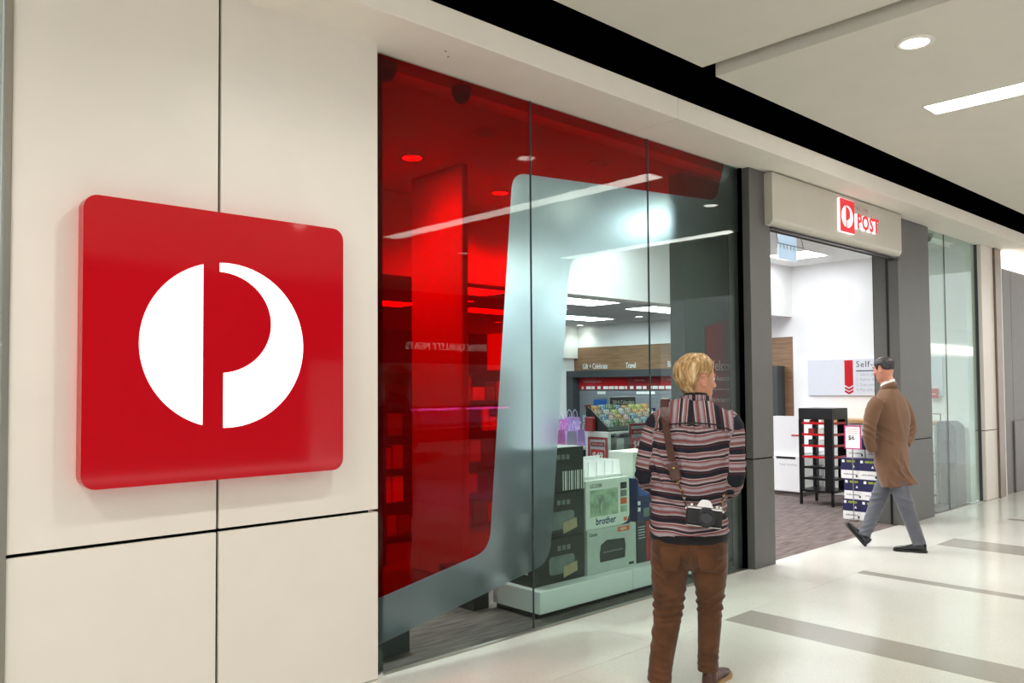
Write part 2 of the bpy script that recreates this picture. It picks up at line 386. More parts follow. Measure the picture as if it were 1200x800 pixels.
# ---------------- the shopfront
def pane_box(x0, x1, y0, y1, z0, z1, parent): return MB().box(x0, x1, y0, y1, z0, z1).build('pane', 'clear_glass', parent)
w1 = struct_empty('window_1', (4.5, .07, 0))
seams = [2.603, 3.868, 5.146, 6.47]
for a, b in zip(seams, seams[1:]): pane_box(a+.002, b-.002, .064, .076, .006, 3.528, w1)
for xm in seams[1:3]: MB().box(xm-.002, xm+.002, .062, .0765, .006, 3.528).build('seal', 'seal_green', w1)
MB().box(6.455, 6.478, .05, .09, 0, 3.53).build('seal', 'void_black', w1)
red_edge = [(2.645, .416), (3.49, .572), (3.712, 3.018), (6.115, 3.19), (6.24, 3.527)]
re_c = rounded(red_edge, [0, .12, .12, .11, 0])
red_poly = re_c + [(2.645, 3.527)]
def film(poly, name, m):
    o = MB().prism(poly, .0785, .0790, 'y').build(name, m, w1); return o
# the red film is laid in sheets that butt over the panes
film(red_poly, 'red_film', 'red_film')
frost_in = rounded([(6.455, 2.965), (4.262, 2.497), (4.131, 1.325), (4.035, .415), (2.645, .155)], [0, .09, 0, .14, 0])
film(re_c + [(6.455, 3.527)] + frost_in, 'frosted_film', 'frosted_film')

# pier behind the end of the window, column beside the entrance
mat('column_grey', '5f5f5c', .5, .25, var=.04, scale=4, bump=.03, bscale=120)
def column(name, x0, x1, y0, y1, zj):
    c = struct(name, MB().box(x0+.008, x1-.008, y0+.008, y1, 0, 3.53), 'dark_joint')
    MB().box(x0, x1, y0, y1-.01, 0, zj-.005, .003).build('panel', 'column_grey', c)
    MB().box(x0, x1, y0, y1-.01, zj+.005, 3.525, .003).build('panel', 'column_grey', c)
    return c
column('column_left', 6.482, 6.83, -.02, .21, .955)
struct('wall_pier', MB().box(5.94, 6.82, .30, .45, 0, 3.45, .002), 'pier_grey')
cr_ = column('column_right', 9.70, 10.62, 0, .30, .955)
MB().box(9.688, 9.70, .12, .14, 0, 3.05).build('track', 'black_metal', cr_)
# entrance header box, rounded underneath
hd = struct('entrance_header', MB().prism([(.06, 3.515), (-.10, 3.515), (-.10, 3.10), (-.093, 3.072), (-.075, 3.052), (-.05, 3.045), (.06, 3.045)], 6.735, 9.56, 'x'), 'header_panel')
MB().box(6.84, 9.69, .08, .29, 3.36, 3.525).build('soffit_board', 'shutter_grey', hd)
MB().box(6.84, 9.69, .061, .075, 3.03, 3.075).build('door_track', 'black_metal', hd)
MB().box(6.84, 9.69, -.03, .0, 3.028, 3.044).build('shadow_gap', 'black_metal', hd)
# right window
w2 = struct_empty('window_2', (11.5, .07, 0))
for a, b in ((10.62, 11.32), (11.32, 12.5)): pane_box(a+.002, b-.002, .064, .076, .006, 3.528, w2)
MB().box(11.318, 11.322, .062, .0765, .006, 3.528).build('seal', 'seal_green', w2)
MB().box(12.485, 12.5, .05, .09, 0, 3.53).build('seal', 'charcoal', w2)
# end pilaster, trims and the next shop
pr = struct('wall_right', MB().box(12.506, 12.98, .006, .30, 0, 3.53), 'dark_joint')
for z0, z1 in ((.004, .955), (.965, 3.528)): MB().box(12.5, 12.985, 0, .29, z0, z1, .003).build('panel', 'cream_panel', pr)
struct('trim_7', MB().box(12.985, 13.22, -.03, .26, 0, 3.53), 'bronze_trim')
struct('trim_8', MB().box(13.22, 13.33, -.01, .26, 0, 3.53), 'white_paint')
wn = struct('wall_next', MB().box(13.33, 18, .05, .3, 0, 3.30), 'dark_joint')
for a, b in ((13.33, 13.85), (13.86, 14.6), (14.61, 16), (16.01, 18)): MB().box(a, b, .03, .06, 0, 3.29, .004).build('panel', 'shutter_grey', wn)
MB().box(13.8, 14.6, .005, .03, 0, 1.05, .004).build('kick_panel', 'shutter_grey', wn)
tag(MB().box(13.34, 17.8, .0, .3, 3.31, 3.525, .01).build('light_box', 'next_shop_glow', loc=(15.5, .1, 3.31)), 'glowing white light box above the grey front of the next shop', 'light box')

# ---------------- inside the post shop
struct('wall_shop_right', MB().box(12.2, 12.4, .10, 2.65, 0, 3.53), 'shop_white')
struct('wall_timber', MB().box(12.2, 12.4, 2.65, 7.35, 0, 2.37), 'timber')
struct('wall_upper', MB().box(12.2, 12.4, 2.65, 7.35, 2.37, 2.85), 'shop_white')
struct('wall_shop_left', MB().box(2.63, 2.7, .10, 10.4, 0, 3.6), 'charcoal')
struct('wall_shop_back', MB().box(2.7, 12.4, 10.2, 10.4, 0, 2.9), 'charcoal')
struct('wall_corner', MB().box(11.55, 12.4, 7.35, 7.6, 0, 2.16).box(11.2, 12.4, 7.25, 7.6, 2.16, 2.8), 'shop_white')
struct('ceiling_shop_front', MB().box(2.7, 12.4, .30, 2.65, 3.48, 3.56), 'shop_white')
struct('wall_bulkhead', MB().box(2.7, 12.2, 2.65, 2.85, 2.68, 3.56), 'shop_white')
struct('ceiling_shop_back', MB().box(2.7, 12.4, 2.85, 10.4, 2.80, 2.86), 'shop_ceiling')
def troffer(x, y, z, w, d, m, label, grp):
    t = thing('panel_light', label, 'ceiling light', (x, y, z), 0, grp)
    MB().box(-w/2, w/2, -d/2, d/2, -.006, .0).build('diffuser', m, t)
    e = .02
    MB().box(-w/2-e, w/2+e, -d/2-e, -d/2, -.01, 0).box(-w/2-e, w/2+e, d/2, d/2+e, -.01, 0).box(-w/2-e, -w/2, -d/2, d/2, -.01, 0).box(w/2, w/2+e, -d/2, d/2, -.01, 0).build('frame', 'shop_white', t)
for x, dx in ((6.5, 'above the red film'), (8.6, 'left in the clear glass'), (10.55, 'right in the clear glass')):
    for y, dy in ((3.95, 'front row'), (5.85, 'back row')):
        if x > 10: x = 10.75 if y > 5 else 10.55
        troffer(x, y, 2.80, 1.15, .56, 'panel_white', 'square white ceiling panel light, %s, %s' % (dy, dx), 'panel lights in the back ceiling')
troffer(11.15, 2.0, 3.48, .62, .62, 'front_panel_white', 'bright square ceiling panel seen through the open entrance', 'panel lights in the front ceiling')
troffer(7.6, 1.9, 3.48, .62, .62, 'front_panel_white', 'bright square ceiling panel hidden behind the entrance header', 'panel lights in the front ceiling')
for k, (x, y, w, lb) in enumerate(((3.99, 1.57, 1, 'bright downlight glowing orange through the red film'), (4.0, .66, 0, 'unlit round downlight rim high behind the red film'), (5.26, .66, 0, 'small unlit downlight behind the red film, right of the middle seam'),
                       (5.35, 2.0, 1, 'added downlight washing the white bulkhead behind the frosted film, left one'), (6.3, 2.0, 1, 'added downlight washing the white bulkhead behind the frosted film, right one'), (3.45, 1.9, 1, 'added downlight in the shop hidden behind the cream wall panels'), (7.0, 1.2, 1, 'downlight inside near the entrance, hidden by the column'), (8.2, 1.2, 1, 'downlight just inside the entrance, hidden by the header'), (10.2, 1.2, 1, 'downlight just inside the entrance near its right side'))):  # pair behind the frost and one behind the panels added to light the bulkhead
    downlight(x, y, 3.48, (INNER_DOWN_W*(1 if x < 7.5 else .6) if k else 40) if w else 0, lb, 'downlights in the front ceiling', ('inner_glow' if k else 'hot_glow') if w else 'shop_ceiling', .085, 140)
for k, (x, y) in enumerate(((9.3, 4.9), (11.3, 5.0), (12.0, 7.0), (9.0, 7.2), (7.4, 4.9), (10.2, 7.4))):
    downlight(x, y, 2.80, 9, 'small downlight in the grey back ceiling, %s' % ('between the front and back panel lights', 'near the timber wall', 'in the far right corner', 'behind the panel lights', 'behind the red film', 'at the back near the middle')[k], 'downlights in the back ceiling', 'inner_glow', .075, 130)

CNAME = {'print_green': 'green', 'print_grey': 'grey', 'carton_blue': 'dark blue', 'carton_white': 'white', 'print_yellow': 'buff', 'carton_red': 'red', 'blue_print': 'bright blue', 'yellow_green': 'lime', 'print_orange': 'orange', 'carton_silver': 'silver', 'leaf_green': 'leaf green',
         'sky_print': 'pale blue', 'rose_print': 'rose', 'pink_paper': 'pink', 'post_red': 'red', 'price_yellow': 'yellow', 'white_vinyl': 'white', 'slat_grey': 'pale grey', 'print_dark': 'black', 'carton_black': 'blackish'}
NTH = ['first', 'second', 'third', 'fourth', 'fifth', 'sixth', 'seventh', 'eighth', 'ninth', 'tenth', 'eleventh', 'twelfth'] + ['%dth' % q for q in range(13, 40)]

# ================================================================ the red logo sign on the cream panels
sg = thing('wall_sign', 'large square red light box with white round emblem on the cream wall panels', 'sign', (1.686, 0, 1.806), 0, None, False)
MB().prism(rrect(1.054, 2.318, 1.177, 2.435, .06), -.098, -.030, 'y').build('face', 'sign_red', sg)
MB().prism(rrect(1.075, 2.297, 1.198, 2.414, .05), -.030, -.016, 'y').build('halo_strip', 'halo_red', sg)
MB().prism(rrect(1.15, 2.22, 1.28, 2.33, .05), -.016, 0, 'y').build('mount', 'black_metal', sg)
ECX, ECZ, ER, ERZ = 1.684, 1.807, .399, .389
def emblem(cx, cz, rx, rz, d0, d1, m, parent, face='y', n=40):
    """left half disc, and right half disc with a bite that leaves a P"""
    def on(a): return (cx + rx*math.cos(a), cz + rz*math.sin(a))
    xl = cx - rx*.288; a0 = math.acos(-.288)
    P = [on(a0 + (2*math.pi-2*a0)*i/n) for i in range(n+1)]
    MB().prism(P, d0, d1, 'y').build('emblem_half', m, parent)
    xt, xb = cx - rx*.088, cx - rx*.038
    at, ab = math.acos(-.088), -math.acos(-.038)
    Q = [on(at + (ab-at)*i/n) for i in range(n+1)]
    ix, iz, irx, irz = xt + .0, cz + rz*.275, rx*.655, rz*.614
    # inner bite: from the foot of the bowl back up to the top
    t0 = -math.pi/2; Q.append((xb, iz - irz))
    Q += [(xb + (irx - (xb-ix))*math.cos(t) if False else ix + irx*math.cos(t), iz + irz*math.sin(t)) for t in [t0 + .12 + (math.pi - .12)*i/n for i in range(n+1)]]
    MB().prism(Q, d0, d1, 'y').build('emblem_half', m, parent)
emblem(ECX, ECZ, ER, ERZ, -.1005, -.098, 'sign_white', sg)

# ---------------- sign on the entrance header
ps = thing('header_sign', 'small lit red emblem box and red POST letters on the entrance header', 'sign', (8.4, -.10, 3.2), 0, None, False)
MB().prism(rrect(8.00, 8.325, 3.135, 3.475, .012), -.125, -.10, 'y').build('emblem_box', 'edge_white', ps)
MB().prism(rrect(8.004, 8.321, 3.139, 3.471, .010), -.128, -.125, 'y').build('red_face', emit('sign_face_red', 'ea1a30', .3, 'd0182a'), ps)
emblem(8.155, 3.298, .125, .112, -.130, -.128, 'edge_white', ps, n=20)
letter('POST', .205, 'edge_white', ps, (8.36, -.117, 3.212), depth=.034, bold=.007, space=1.08, name='letter_return')
letter('POST', .205, 'sign_face_red', ps, (8.362, -.1365, 3.213), depth=.004, bold=.007, space=1.08)
letter('AUSTRALIA', .062, mat('faint_letter', 'cdb9b4', .5, var=.01), ps, (8.36, -.102, 3.40), depth=.02, space=1.05)

# ---------------- welcome sign on the pier
ws = thing('welcome_sign', 'dark red welcome sign with slanted top behind the window end', 'sign', (6.5, .30, 1.15), 0, None, False)
MB().prism([(6.245, 1.15), (6.81, 1.15), (6.81, 2.255), (6.245, 2.12)], .292, .2995, 'y').build('board', 'sign_red_dark', ws)
def rlet(t, s, z, x=6.775, m='dim_vinyl', b=0.): letter(t, s, m, ws, (x, .2915, z), depth=.001, align='RIGHT', bold=b)
rlet('Welcome', .135, 1.738); rlet('to Australia Post', .066, 1.645)
MB().box(6.28, 6.775, .2905, .292, 1.565, 1.571).build('rule', 'dim_vinyl', ws)
rlet("We're here to help", .062, 1.455)
for i, t in enumerate(('Post your parcels', 'Pay your bills', 'Do your banking', 'Travel money', 'Passports')): letter(t, .036, 'dim_vinyl', ws, (6.43, .2915, 1.365 - i*.062), depth=.001)

# ---------------- display plinth along the window
def plinth(x0, x1, label, yb=.68):
    t = thing('display_plinth', label, 'plinth', ((x0+x1)/2, .25, 0), 0, 'low white display plinths behind the window', False)
    MB().box(x0+.03, x1-.03, .24, yb-.01, -.004, .035).build('toe_kick', 'black_plastic', t)
    MB().box(x0, x1, .19, yb, .035, .19, .004).build('body', 'white_laminate', t)
plinth(4.05, 5.06, 'low white plinth left of the seam, carrying the dark and white printer cartons')
plinth(5.066, 5.79, 'low white plinth under the dark blue carton, right of the joint')
plinth(5.796, 6.36, 'shallow white plinth at the window end, behind the man in the striped shirt', .295)
# cartons
mat('carton_black', '20241f', .45, var=.15, scale=6); mat('carton_white', 'dfe3dc', .4, var=.03); mat('carton_silver', 'b9c0ba', .4, var=.06)
mat('carton_navy', '23244e', .5, var=.08); mat('carton_blue', '16245a', .4, var=.2); mat('carton_red', 'a02a30', .45, var=.1)
mat('print_grey', '6f7472', .5, var=.2); mat('print_dark', '2b2d2e', .5, var=.1); mat('print_yellow', 'a8987a', .5, var=.1); mat('print_orange', 'd8643a', .5)
mat('print_green', '9fb39a', .5, var=.35, scale=14); mat('ink', '26262e', .5, var=0); mat('silver_ink', 'a8aeb0', .5, var=0); mat('yellow_green', 'b6c23a', .5)
mat('kraft', 'c2a784', .7)
def ring(mb, cx, cz, r, w, y, n=24):
    P = [(cx+r*math.cos(2*math.pi*i/n), y, cz+r*math.sin(2*math.pi*i/n)) for i in range(n)]; Q = [(cx+(r-w)*math.cos(2*math.pi*i/n), y, cz+(r-w)*math.sin(2*math.pi*i/n)) for i in range(n)]
    return mb.add(P+Q, [(i, n+i, n+(i+1) % n, (i+1) % n)[::-1] for i in range(n)])
lv = ('lowest', 'middle', 'topmost')
for k, (z0, z1) in enumerate(((.19, .505), (.507, .832), (.834, 1.16))):
    t = thing('printer_carton', 'black printer carton with round logo, %s of the stack by the seam' % lv[k], 'box', (4.37, .47, z0), 0, 'stacked black printer cartons', False)
    MB().box(4.10, 4.63, .30, .64, z0, z1-.002, .003).build('body', 'carton_black', t)
    ring(MB(), 4.20, z1-.075, .034, .006, .2985).build('logo_ring', 'silver_ink', t)
    letter('hp', .05, 'silver_ink', t, (4.179, .2985, z1-.09), depth=.0005, bold=.001)
    for q in range(3): MB().box(4.34+q*.05, 4.375+q*.05, .2985, .30, z1-.09, z1-.055).build('icon', 'print_grey', t)
    MB().prism(rrect(4.25, 4.52, z0+.06, z0+.19, .03), .2975, .2995, 'y').build('printer_picture', 'print_grey' if k < 2 else 'print_dark', t)
    if k < 2: MB().prism([(4.40, z0+.025), (4.55, z0+.06), (4.545, z0+.13), (4.40, z0+.105)], .2965, .2975, 'y').build('paper_picture', 'print_yellow', t)
    MB().box(4.0985, 4.10, .36, .44, z0+.08, z0+.2).build('side_label', 'carton_white', t)
    if k == 2:
        for q in range(11): MB().box(4.40+q*.022, 4.40+q*.022+(.008, .013, .005)[q % 3], .2965, .298, z0+.01, z0+.15).build('stripe', 'carton_white', t)
t = thing('printer_carton', 'silver grey carton with black printer picture, below the white carton', 'box', (4.93, .46, .19), 0, 'printer cartons right of the black stack', False)
MB().box(4.645, 5.225, .285, .63, .19, .522, .003).build('body', 'carton_silver', t)
MB().prism([(4.79, .27), (5.08, .27), (5.09, .36), (5.075, .42), (4.87, .43), (4.80, .40), (4.785, .33)], .2815, .2845, 'y').build('printer_picture', 'print_dark', t)
MB().box(4.82, 5.05, .280, .2815, .335, .345).build('slot_picture', 'print_grey', t)
letter('Canon', .035, 'ink', t, (4.665, .284, .475), depth=.0005, bold=.0006)
MB().box(5.0, 5.14, .282, .2845, .475, .512).build('sticker', 'print_orange', t); letter('NEW', .03, 'white_vinyl', t, (5.03, .2815, .483), depth=.0005)
MB().box(5.13, 5.19, .283, .2845, .205, .225).build('small_print', 'ink', t)
t = thing('printer_carton', 'white carton with a tree photo printed on it, on the silver carton', 'box', (4.9, .46, .523), 0, 'printer cartons right of the black stack', False)
MB().box(4.65, 5.165, .30, .62, .523, .89, .003).build('body', 'carton_white', t)
MB().box(4.6485, 4.65, .305, .615, .53, .885).build('side_print', 'carton_silver', t)
MB().box(4.70, 5.02, .2965, .2995, .615, .815).build('photo', 'print_green', t)
tr_ = MB().box(4.80, 4.81, .2955, .2965, .64, .75)
for a in (-.5, -.2, .15, .45, .7): tr_.quad((4.803, .2954, .70), (4.807, .2954, .70), (4.807+.07*math.sin(a), .2954, .70+.08*math.cos(a)), (4.80+.07*math.sin(a), .2954, .70+.082*math.cos(a)))
tr_.build('tree_picture', 'print_grey', t)
letter('LC-2150', .038, 'ink', t, (4.70, .299, .835), depth=.0005, bold=.001)
letter('brother', .075, mat('brand_blue', '1b2a5c', .5), t, (4.76, .299, .552), depth=.0005, bold=.0015)
for q in range(4): MB().box(5.055, 5.13, .2975, .2995, .80-q*.06, .85-q*.06).build('icon', ('print_dark', 'print_grey', 'print_orange', 'print_green')[q], t)
MB().box(5.09, 5.13, .2975, .2995, .548, .578).build('sticker', 'print_orange', t)
MB().prism([(5.06, .524), (5.165, .524), (5.165, .60), (5.13, .54)], .2975, .2995, 'y').build('corner_print', 'carton_navy', t)
t = thing('leaflet_tray', 'white slotted tray standing on the white tree-photo carton', 'tray', (4.9, .46, .891), 0, None, False)
MB().box(4.66, 5.15, .36, .60, .891, .91).build('base', 'white_laminate', t)
MB().box(4.66, 5.15, .59, .60, .91, 1.04).build('back', 'white_laminate', t)
for q in range(6): MB().box(4.66+q*.096, 4.668+q*.096, .37, .59, .91, 1.02).build('divider', 'white_laminate', t)
t = thing('ink_carton', 'dark blue product carton right of the white tree-photo carton', 'box', (5.5, .47, .523), 0, 'cartons at the right of the window display', False)
MB().box(5.26, 5.75, .30, .63, .523, .86, .003).build('body', 'carton_blue', t)
MB().prism([(5.28, .72), (5.45, .72), (5.62, .80), (5.5, .855), (5.28, .855)], .2975, .2995, 'y').build('picture', mat('blue_print', '2d56a8', .4, var=.3), t)
ring(MB(), 5.52, .60, .04, .008, .2985).build('ring_print', 'silver_ink', t)
for q in range(2): MB().box(5.27, 5.30, .2975, .2995, .60+q*.05, .63+q*.05).build('tick_box', 'white_vinyl', t)
MB().box(5.34, 5.42, .2975, .2995, .55, .62).build('picture', 'print_grey', t)
t = thing('ink_carton', 'half dark half red carton on the plinth beside the silver carton', 'box', (5.5, .47, .19), 0, 'cartons at the right of the window display', False)
MB().box(5.255, 5.76, .30, .64, .19, .522, .003).build('body', 'print_dark', t)
MB().box(5.37, 5.75, .2975, .2995, .2, .515).build('red_print', 'carton_red', t)
for q in range(5): MB().box(5.27, 5.36-.01*(q % 2), .2975, .2995, .47-q*.022, .478-q*.022).build('text_line', 'silver_ink', t)
t = thing('small_carton', 'pale carton on top of the dark blue carton', 'box', (5.4, .5, .861), 0, None, False)
MB().box(5.27, 5.60, .34, .60, .861, 1.07, .003).build('body', 'carton_white', t); MB().box(5.30, 5.56, .338, .34, .9, 1.03).build('picture', 'print_green', t)
# leaflet boxes at the end of the window
for k in range(3):
    z = .191+k*.172
    t = thing('leaflet_box', 'white leaflet box with red and green label, %s of three at the window end' % ('lowest', 'middle', 'top')[k], 'box', (6.33, .25, z), 0, 'white leaflet boxes at the window end', False)
    MB().box(6.235, 6.62 if False else 6.355, .205, .213, z, z+.17).build('front', 'white_laminate', t)
    MB().box(6.15, 6.355, .215 if False else .2131, .2145, z, z+.17).build('back', 'white_laminate', t)
    MB().box(6.25, 6.34, .203, .205, z+.115, z+.14).build('label', 'carton_red', t); MB().box(6.25, 6.34, .203, .205, z+.03, z+.055).build('label', mat('leaf_green', '4f7f5a', .5), t)
# small dark things on the carpet, left part of the window
t = thing('floor_shelf', 'low black floor shelf holding two white boxes, left of the plinth', 'shelf', (3.98, .75, 0), 0, None, False)
MB().box(3.88, 4.03, .70, 1.1, -.004, .085).build('base', 'black_plastic', t); MB().box(3.88, 4.03, .70, 1.1, .255, .27).build('top', 'black_plastic', t)
for y in (.70, .83, .96, 1.085): MB().box(3.88, 4.03, y, y+.015, .085, .255).build('divider', 'black_plastic', t)
for k, y in enumerate((.72, .85, .98)): tag(MB().box(3.89, 4.02, y, y+.10, .086, .235, .003).build('small_box', 'carton_white', loc=(3.95, y, .086)), 'small white box in the low black floor shelf, %s' % ('nearest the glass', 'in the middle', 'furthest back')[k], 'box', 'white boxes in the floor shelf')
t = thing('floor_block', 'low dark block on the carpet at the bottom left corner of the window', 'block', (2.85, .35, 0), 0, None, False)
MB().box(2.72, 3.02, .28, .52, -.004, .14, .006).build('body', 'charcoal', t); MB().box(2.72, 3.02, .28, .52, .1401, .15).build('lid', 'black_plastic', t)
# ---------------- gondola with calendars and price signs
gd = thing('display_gondola', 'white framed gondola with dark shelves under the calendars', 'shelf', (6.1, 1.25, 0), 0, None, False)
for x in (5.74, 6.18, 6.62):
    for y in (1.0, 1.235): MB().box(x, x+.035, y, y+.035, -.004, 1.17).build('upright', 'white_laminate', gd)
    MB().box(x, x+.035, 1.035, 1.235, 1.135, 1.17).build('rail', 'white_laminate', gd)
MB().box(5.74, 6.655, 1.0, 1.27, 1.17, 1.19, .003).build('top', 'white_laminate', gd)
MB().box(5.775, 6.62, 1.255, 1.27, .05, 1.135).build('back', 'charcoal', gd)
for z in (.12, .55, .86, 1.0): MB().box(5.775, 6.62, 1.036, 1.234, z, z+.015).build('shelf', 'charcoal', gd)
PAL = ['print_green', 'print_grey', 'carton_blue', 'carton_white', 'print_yellow', 'carton_red', 'blue_print', 'yellow_green', 'print_orange', 'carton_silver']
n = 0
for z, h in ((.135, .24), (.565, .16), (.875, .10), (1.015, .12)):
    x = 5.79; n2 = 0
    while x < 6.50:
        w = random.uniform(.07, .13)
        hh = h*random.uniform(.7, 1); n += 1; n2 += 1; mm = ('print_dark', 'print_grey', 'carton_white', 'carton_silver', 'carton_black')[n % 5]
        tag(MB().box(x, x+w, 1.06, 1.2, z+.001, z+hh, .003).build('product_pack', mm, loc=(x, 1.1, z)), '%s product pack on the %s gondola shelf, %s from the left' % (CNAME[mm], {.135: 'bottom', .565: 'second', .875: 'third', 1.015: 'top'}[z], NTH[n2-1]), 'pack', 'packs on the gondola shelves')
        x += w+random.uniform(.01, .03)
def price_sign(x0, x1, y, z0, z1, txt, label, grp='red framed price signs', place=None):
    t = thing('price_sign', label, 'sign', ((x0+x1)/2, y, z0), 0, grp, False)
    if place: t.location = place[0] + (z0,); t.rotation_euler.z = place[1]
    MB().box(x0, x1, y, y+.006, z0, z1).build('backing', mat('sign_grey', 'b9bdc8', .5), t)
    f = .022
    MB().box(x0, x1, y-.006, y, z1-f, z1).box(x0, x1, y-.006, y, z0, z0+f*.5).box(x0, x0+f, y-.006, y, z0+f*.5, z1-f).box(x1-f, x1, y-.006, y, z0+f*.5, z1-f).build('frame', 'carton_red', t)
    w = x1-x0; h = z1-z0
    MB().box(x0+f*1.5, x1-f*1.5, y-.003, y, z1-.25*h, z1-.13*h).build('banner', 'carton_red', t); letter('SPECIAL OFFER', w*.082, 'white_vinyl', t, ((x0+x1)/2, y-.0035, z1-.215*h), depth=.0006, align='CENTER')
    MB().box(x0+f*1.6, x1-f*1.6, y-.003, y, z1-.62*h, z1-.33*h).build('price_patch', 'post_red', t); letter(txt, w*.36, 'white_vinyl', t, ((x0+x1)/2, y-.0035, z1-.57*h), depth=.0006, align='CENTER', bold=.002)
    MB().box(x0+f*1.6, x1-f*1.6, y-.003, y, z1-.80*h, z1-.68*h).build('save_patch', mat('price_yellow', 'e6d46a', .5), t)
    return t
price_sign(-.115, .115, 0, .80, 1.14, '$49', 'red framed $49 price sign on the left end of the gondola', place=((5.728, 1.115), -math.pi/2))
price_sign(6.02, 6.27, .985, .86, 1.255, '$49', 'red framed $49 price sign higher up, beside the man\'s left shoulder')
# calendar rack on the gondola: stepped tray, calendars leaning in rows
cr = thing('calendar_rack', 'black stepped rack of calendars with a sign on top', 'rack', (6.1, 1.2, 1.19), 0, None, False)
MB().prism([(1.01, 1.19), (1.27, 1.19), (1.27, 1.41), (1.24, 1.41), (1.01, 1.23)], 5.745, 5.755, 'x').build('side_panel', 'black_plastic', cr)
MB().prism([(1.01, 1.19), (1.27, 1.19), (1.27, 1.41), (1.24, 1.41), (1.01, 1.23)], 6.62, 6.63, 'x').build('side_panel', 'black_plastic', cr)
MB().box(5.755, 6.62, 1.01, 1.27, 1.19, 1.20).build('base', 'black_plastic', cr)
MB().box(5.755, 6.62, 1.01, 1.018, 1.20, 1.235).build('front_lip', 'print_grey', cr)
MB().box(5.755, 6.62, 1.26, 1.27, 1.20, 1.41).build('back', 'black_plastic', cr)
cb = MB().box(6.09, 6.47, 1.262, 1.274, 1.395, 1.50, .004).build('sign_board', 'black_plastic', cr)
letter('2014 Calendars', .052, 'white_vinyl', cr, (6.28, 1.2605, 1.43), depth=.0006, align='CENTER')
cols = ['print_green', 'carton_white', 'blue_print', 'print_yellow', 'print_grey', 'yellow_green', 'print_orange', 'carton_silver', 'leaf_green', 'carton_blue', mat('sky_print', '9ec7e8', .4, var=.2).name, mat('rose_print', 'd9a0b0', .4).name]
def picture(name, cs, sc):
    m = bpy.data.materials.new(name); m.use_nodes = True; nt = m.node_tree; b = nt.nodes['Principled BSDF']
    tc = nd(nt, 'ShaderNodeTexCoord'); n = nd(nt, 'ShaderNodeTexNoise'); n.inputs['Scale'].default_value = sc; n.inputs['Detail'].default_value = 3; nt.links.new(tc.outputs['Object'], n.inputs['Vector'])
    r = nd(nt, 'ShaderNodeValToRGB'); e = r.color_ramp.elements; e[0].position = .34; e[0].color = lin(cs[0]); e[1].position = .66; e[1].color = lin(cs[-1])
    for q, c in enumerate(cs[1:-1]): x = e.new(.34+.32*(q+1)/(len(cs)-1)); x.color = lin(c)
    nt.links.new(n.outputs['Fac'], r.inputs[0]); nt.links.new(r.outputs[0], b.inputs['Base Color']); b.inputs['Roughness'].default_value = .35; MATS[name] = m; return name
PICS = [(picture('picture_%s' % nme, cs, sc), nme) for nme, cs, sc in (('forest', ('1f3a24', '4f6b45', 'c9d6c4'), 45), ('harbour', ('1d3a5e', '7fa3c4', 'e3e8ea'), 35), ('meadow', ('56702f', 'b5bb62', 'dfe3c0'), 40), ('snow', ('3c4650', 'aab4bb', 'eef1f2'), 50), ('desert', ('7a4a2a', 'c99a62', 'ecd8b0'), 40), ('flower', ('3d5a35', 'c7a0a8', 'efe3e2'), 60), ('kitten', ('3a332c', '9a8a78', 'e5ddd0'), 45))]
k = 0
for r in range(4):
    y = 1.03+r*.052; z = 1.203+r*.042
    for c in range(8):
        x = 5.765 + c*.106; w = .096; k += 1; h = .095+.02*random.random()
        b = MB()
        a = math.radians(18); y2 = y+h*math.sin(a); z2 = z+h*math.cos(a)
        P = [(y, z), (y+.012, z-.0), (y2+.012, z2), (y2, z2)]
        pm, pn = PICS[(k*3+r*2+c*c) % 7]
        o = b.prism(P, x, x+w, 'x').build('calendar', pm, loc=(x+w/2, y, z))
        tag(o, '%s picture calendar, %s row of the black rack, %s from the left' % (pn, ('front', 'second', 'third', 'back')[r], NTH[c]), 'calendar', 'calendars in the stepped rack')
        d = math.sin(a), math.cos(a)
        MB().prism([(y+h*.12*d[0]-.0008, z+h*.10*d[1]), (y+h*.10*d[0], z+h*.10*d[1]), (y+h*.28*d[0], z+h*.28*d[1]), (y+h*.28*d[0]-.0008, z+h*.28*d[1])], x+.01, x+w-.01, 'x').build('title_strip', ('white_vinyl', 'carton_silver', 'carton_white', 'sky_print')[k % 4], o)
for i, (x0, x1, z0, z1, m, lb) in enumerate(((5.86, 6.05, 1.412, 1.48, 'blue', 'plain bright blue card standing behind the calendars'), (5.745, 5.84, 1.40, 1.43, 'carton_red', 'small red card at the left end of the calendar rack'))):
    t = thing('shelf_card', lb, 'card', ((x0+x1)/2, 1.279, 1.19), 0, None, False)
    mm = mat('bright_blue', '1f6fe0', .4) if m == 'blue' else m
    MB().box(x0, x1, 1.276, 1.282, z0, z1).build('card', mm, t); MB().box((x0+x1)/2-.004, (x0+x1)/2+.004, 1.278, 1.281, 1.19, z0).build('stem', 'black_plastic', t)
t = thing('red_post', 'short red upright at the left side of the calendar rack', 'post', (5.72, 1.26, 1.19), 0, None, False)
MB().box(5.70, 5.738, 1.15, 1.25, 1.19, 1.32, .004).build('body', 'carton_red', t); MB().box(5.71, 5.73, 1.148, 1.15, 1.22, 1.28).build('label', 'post_red', t)
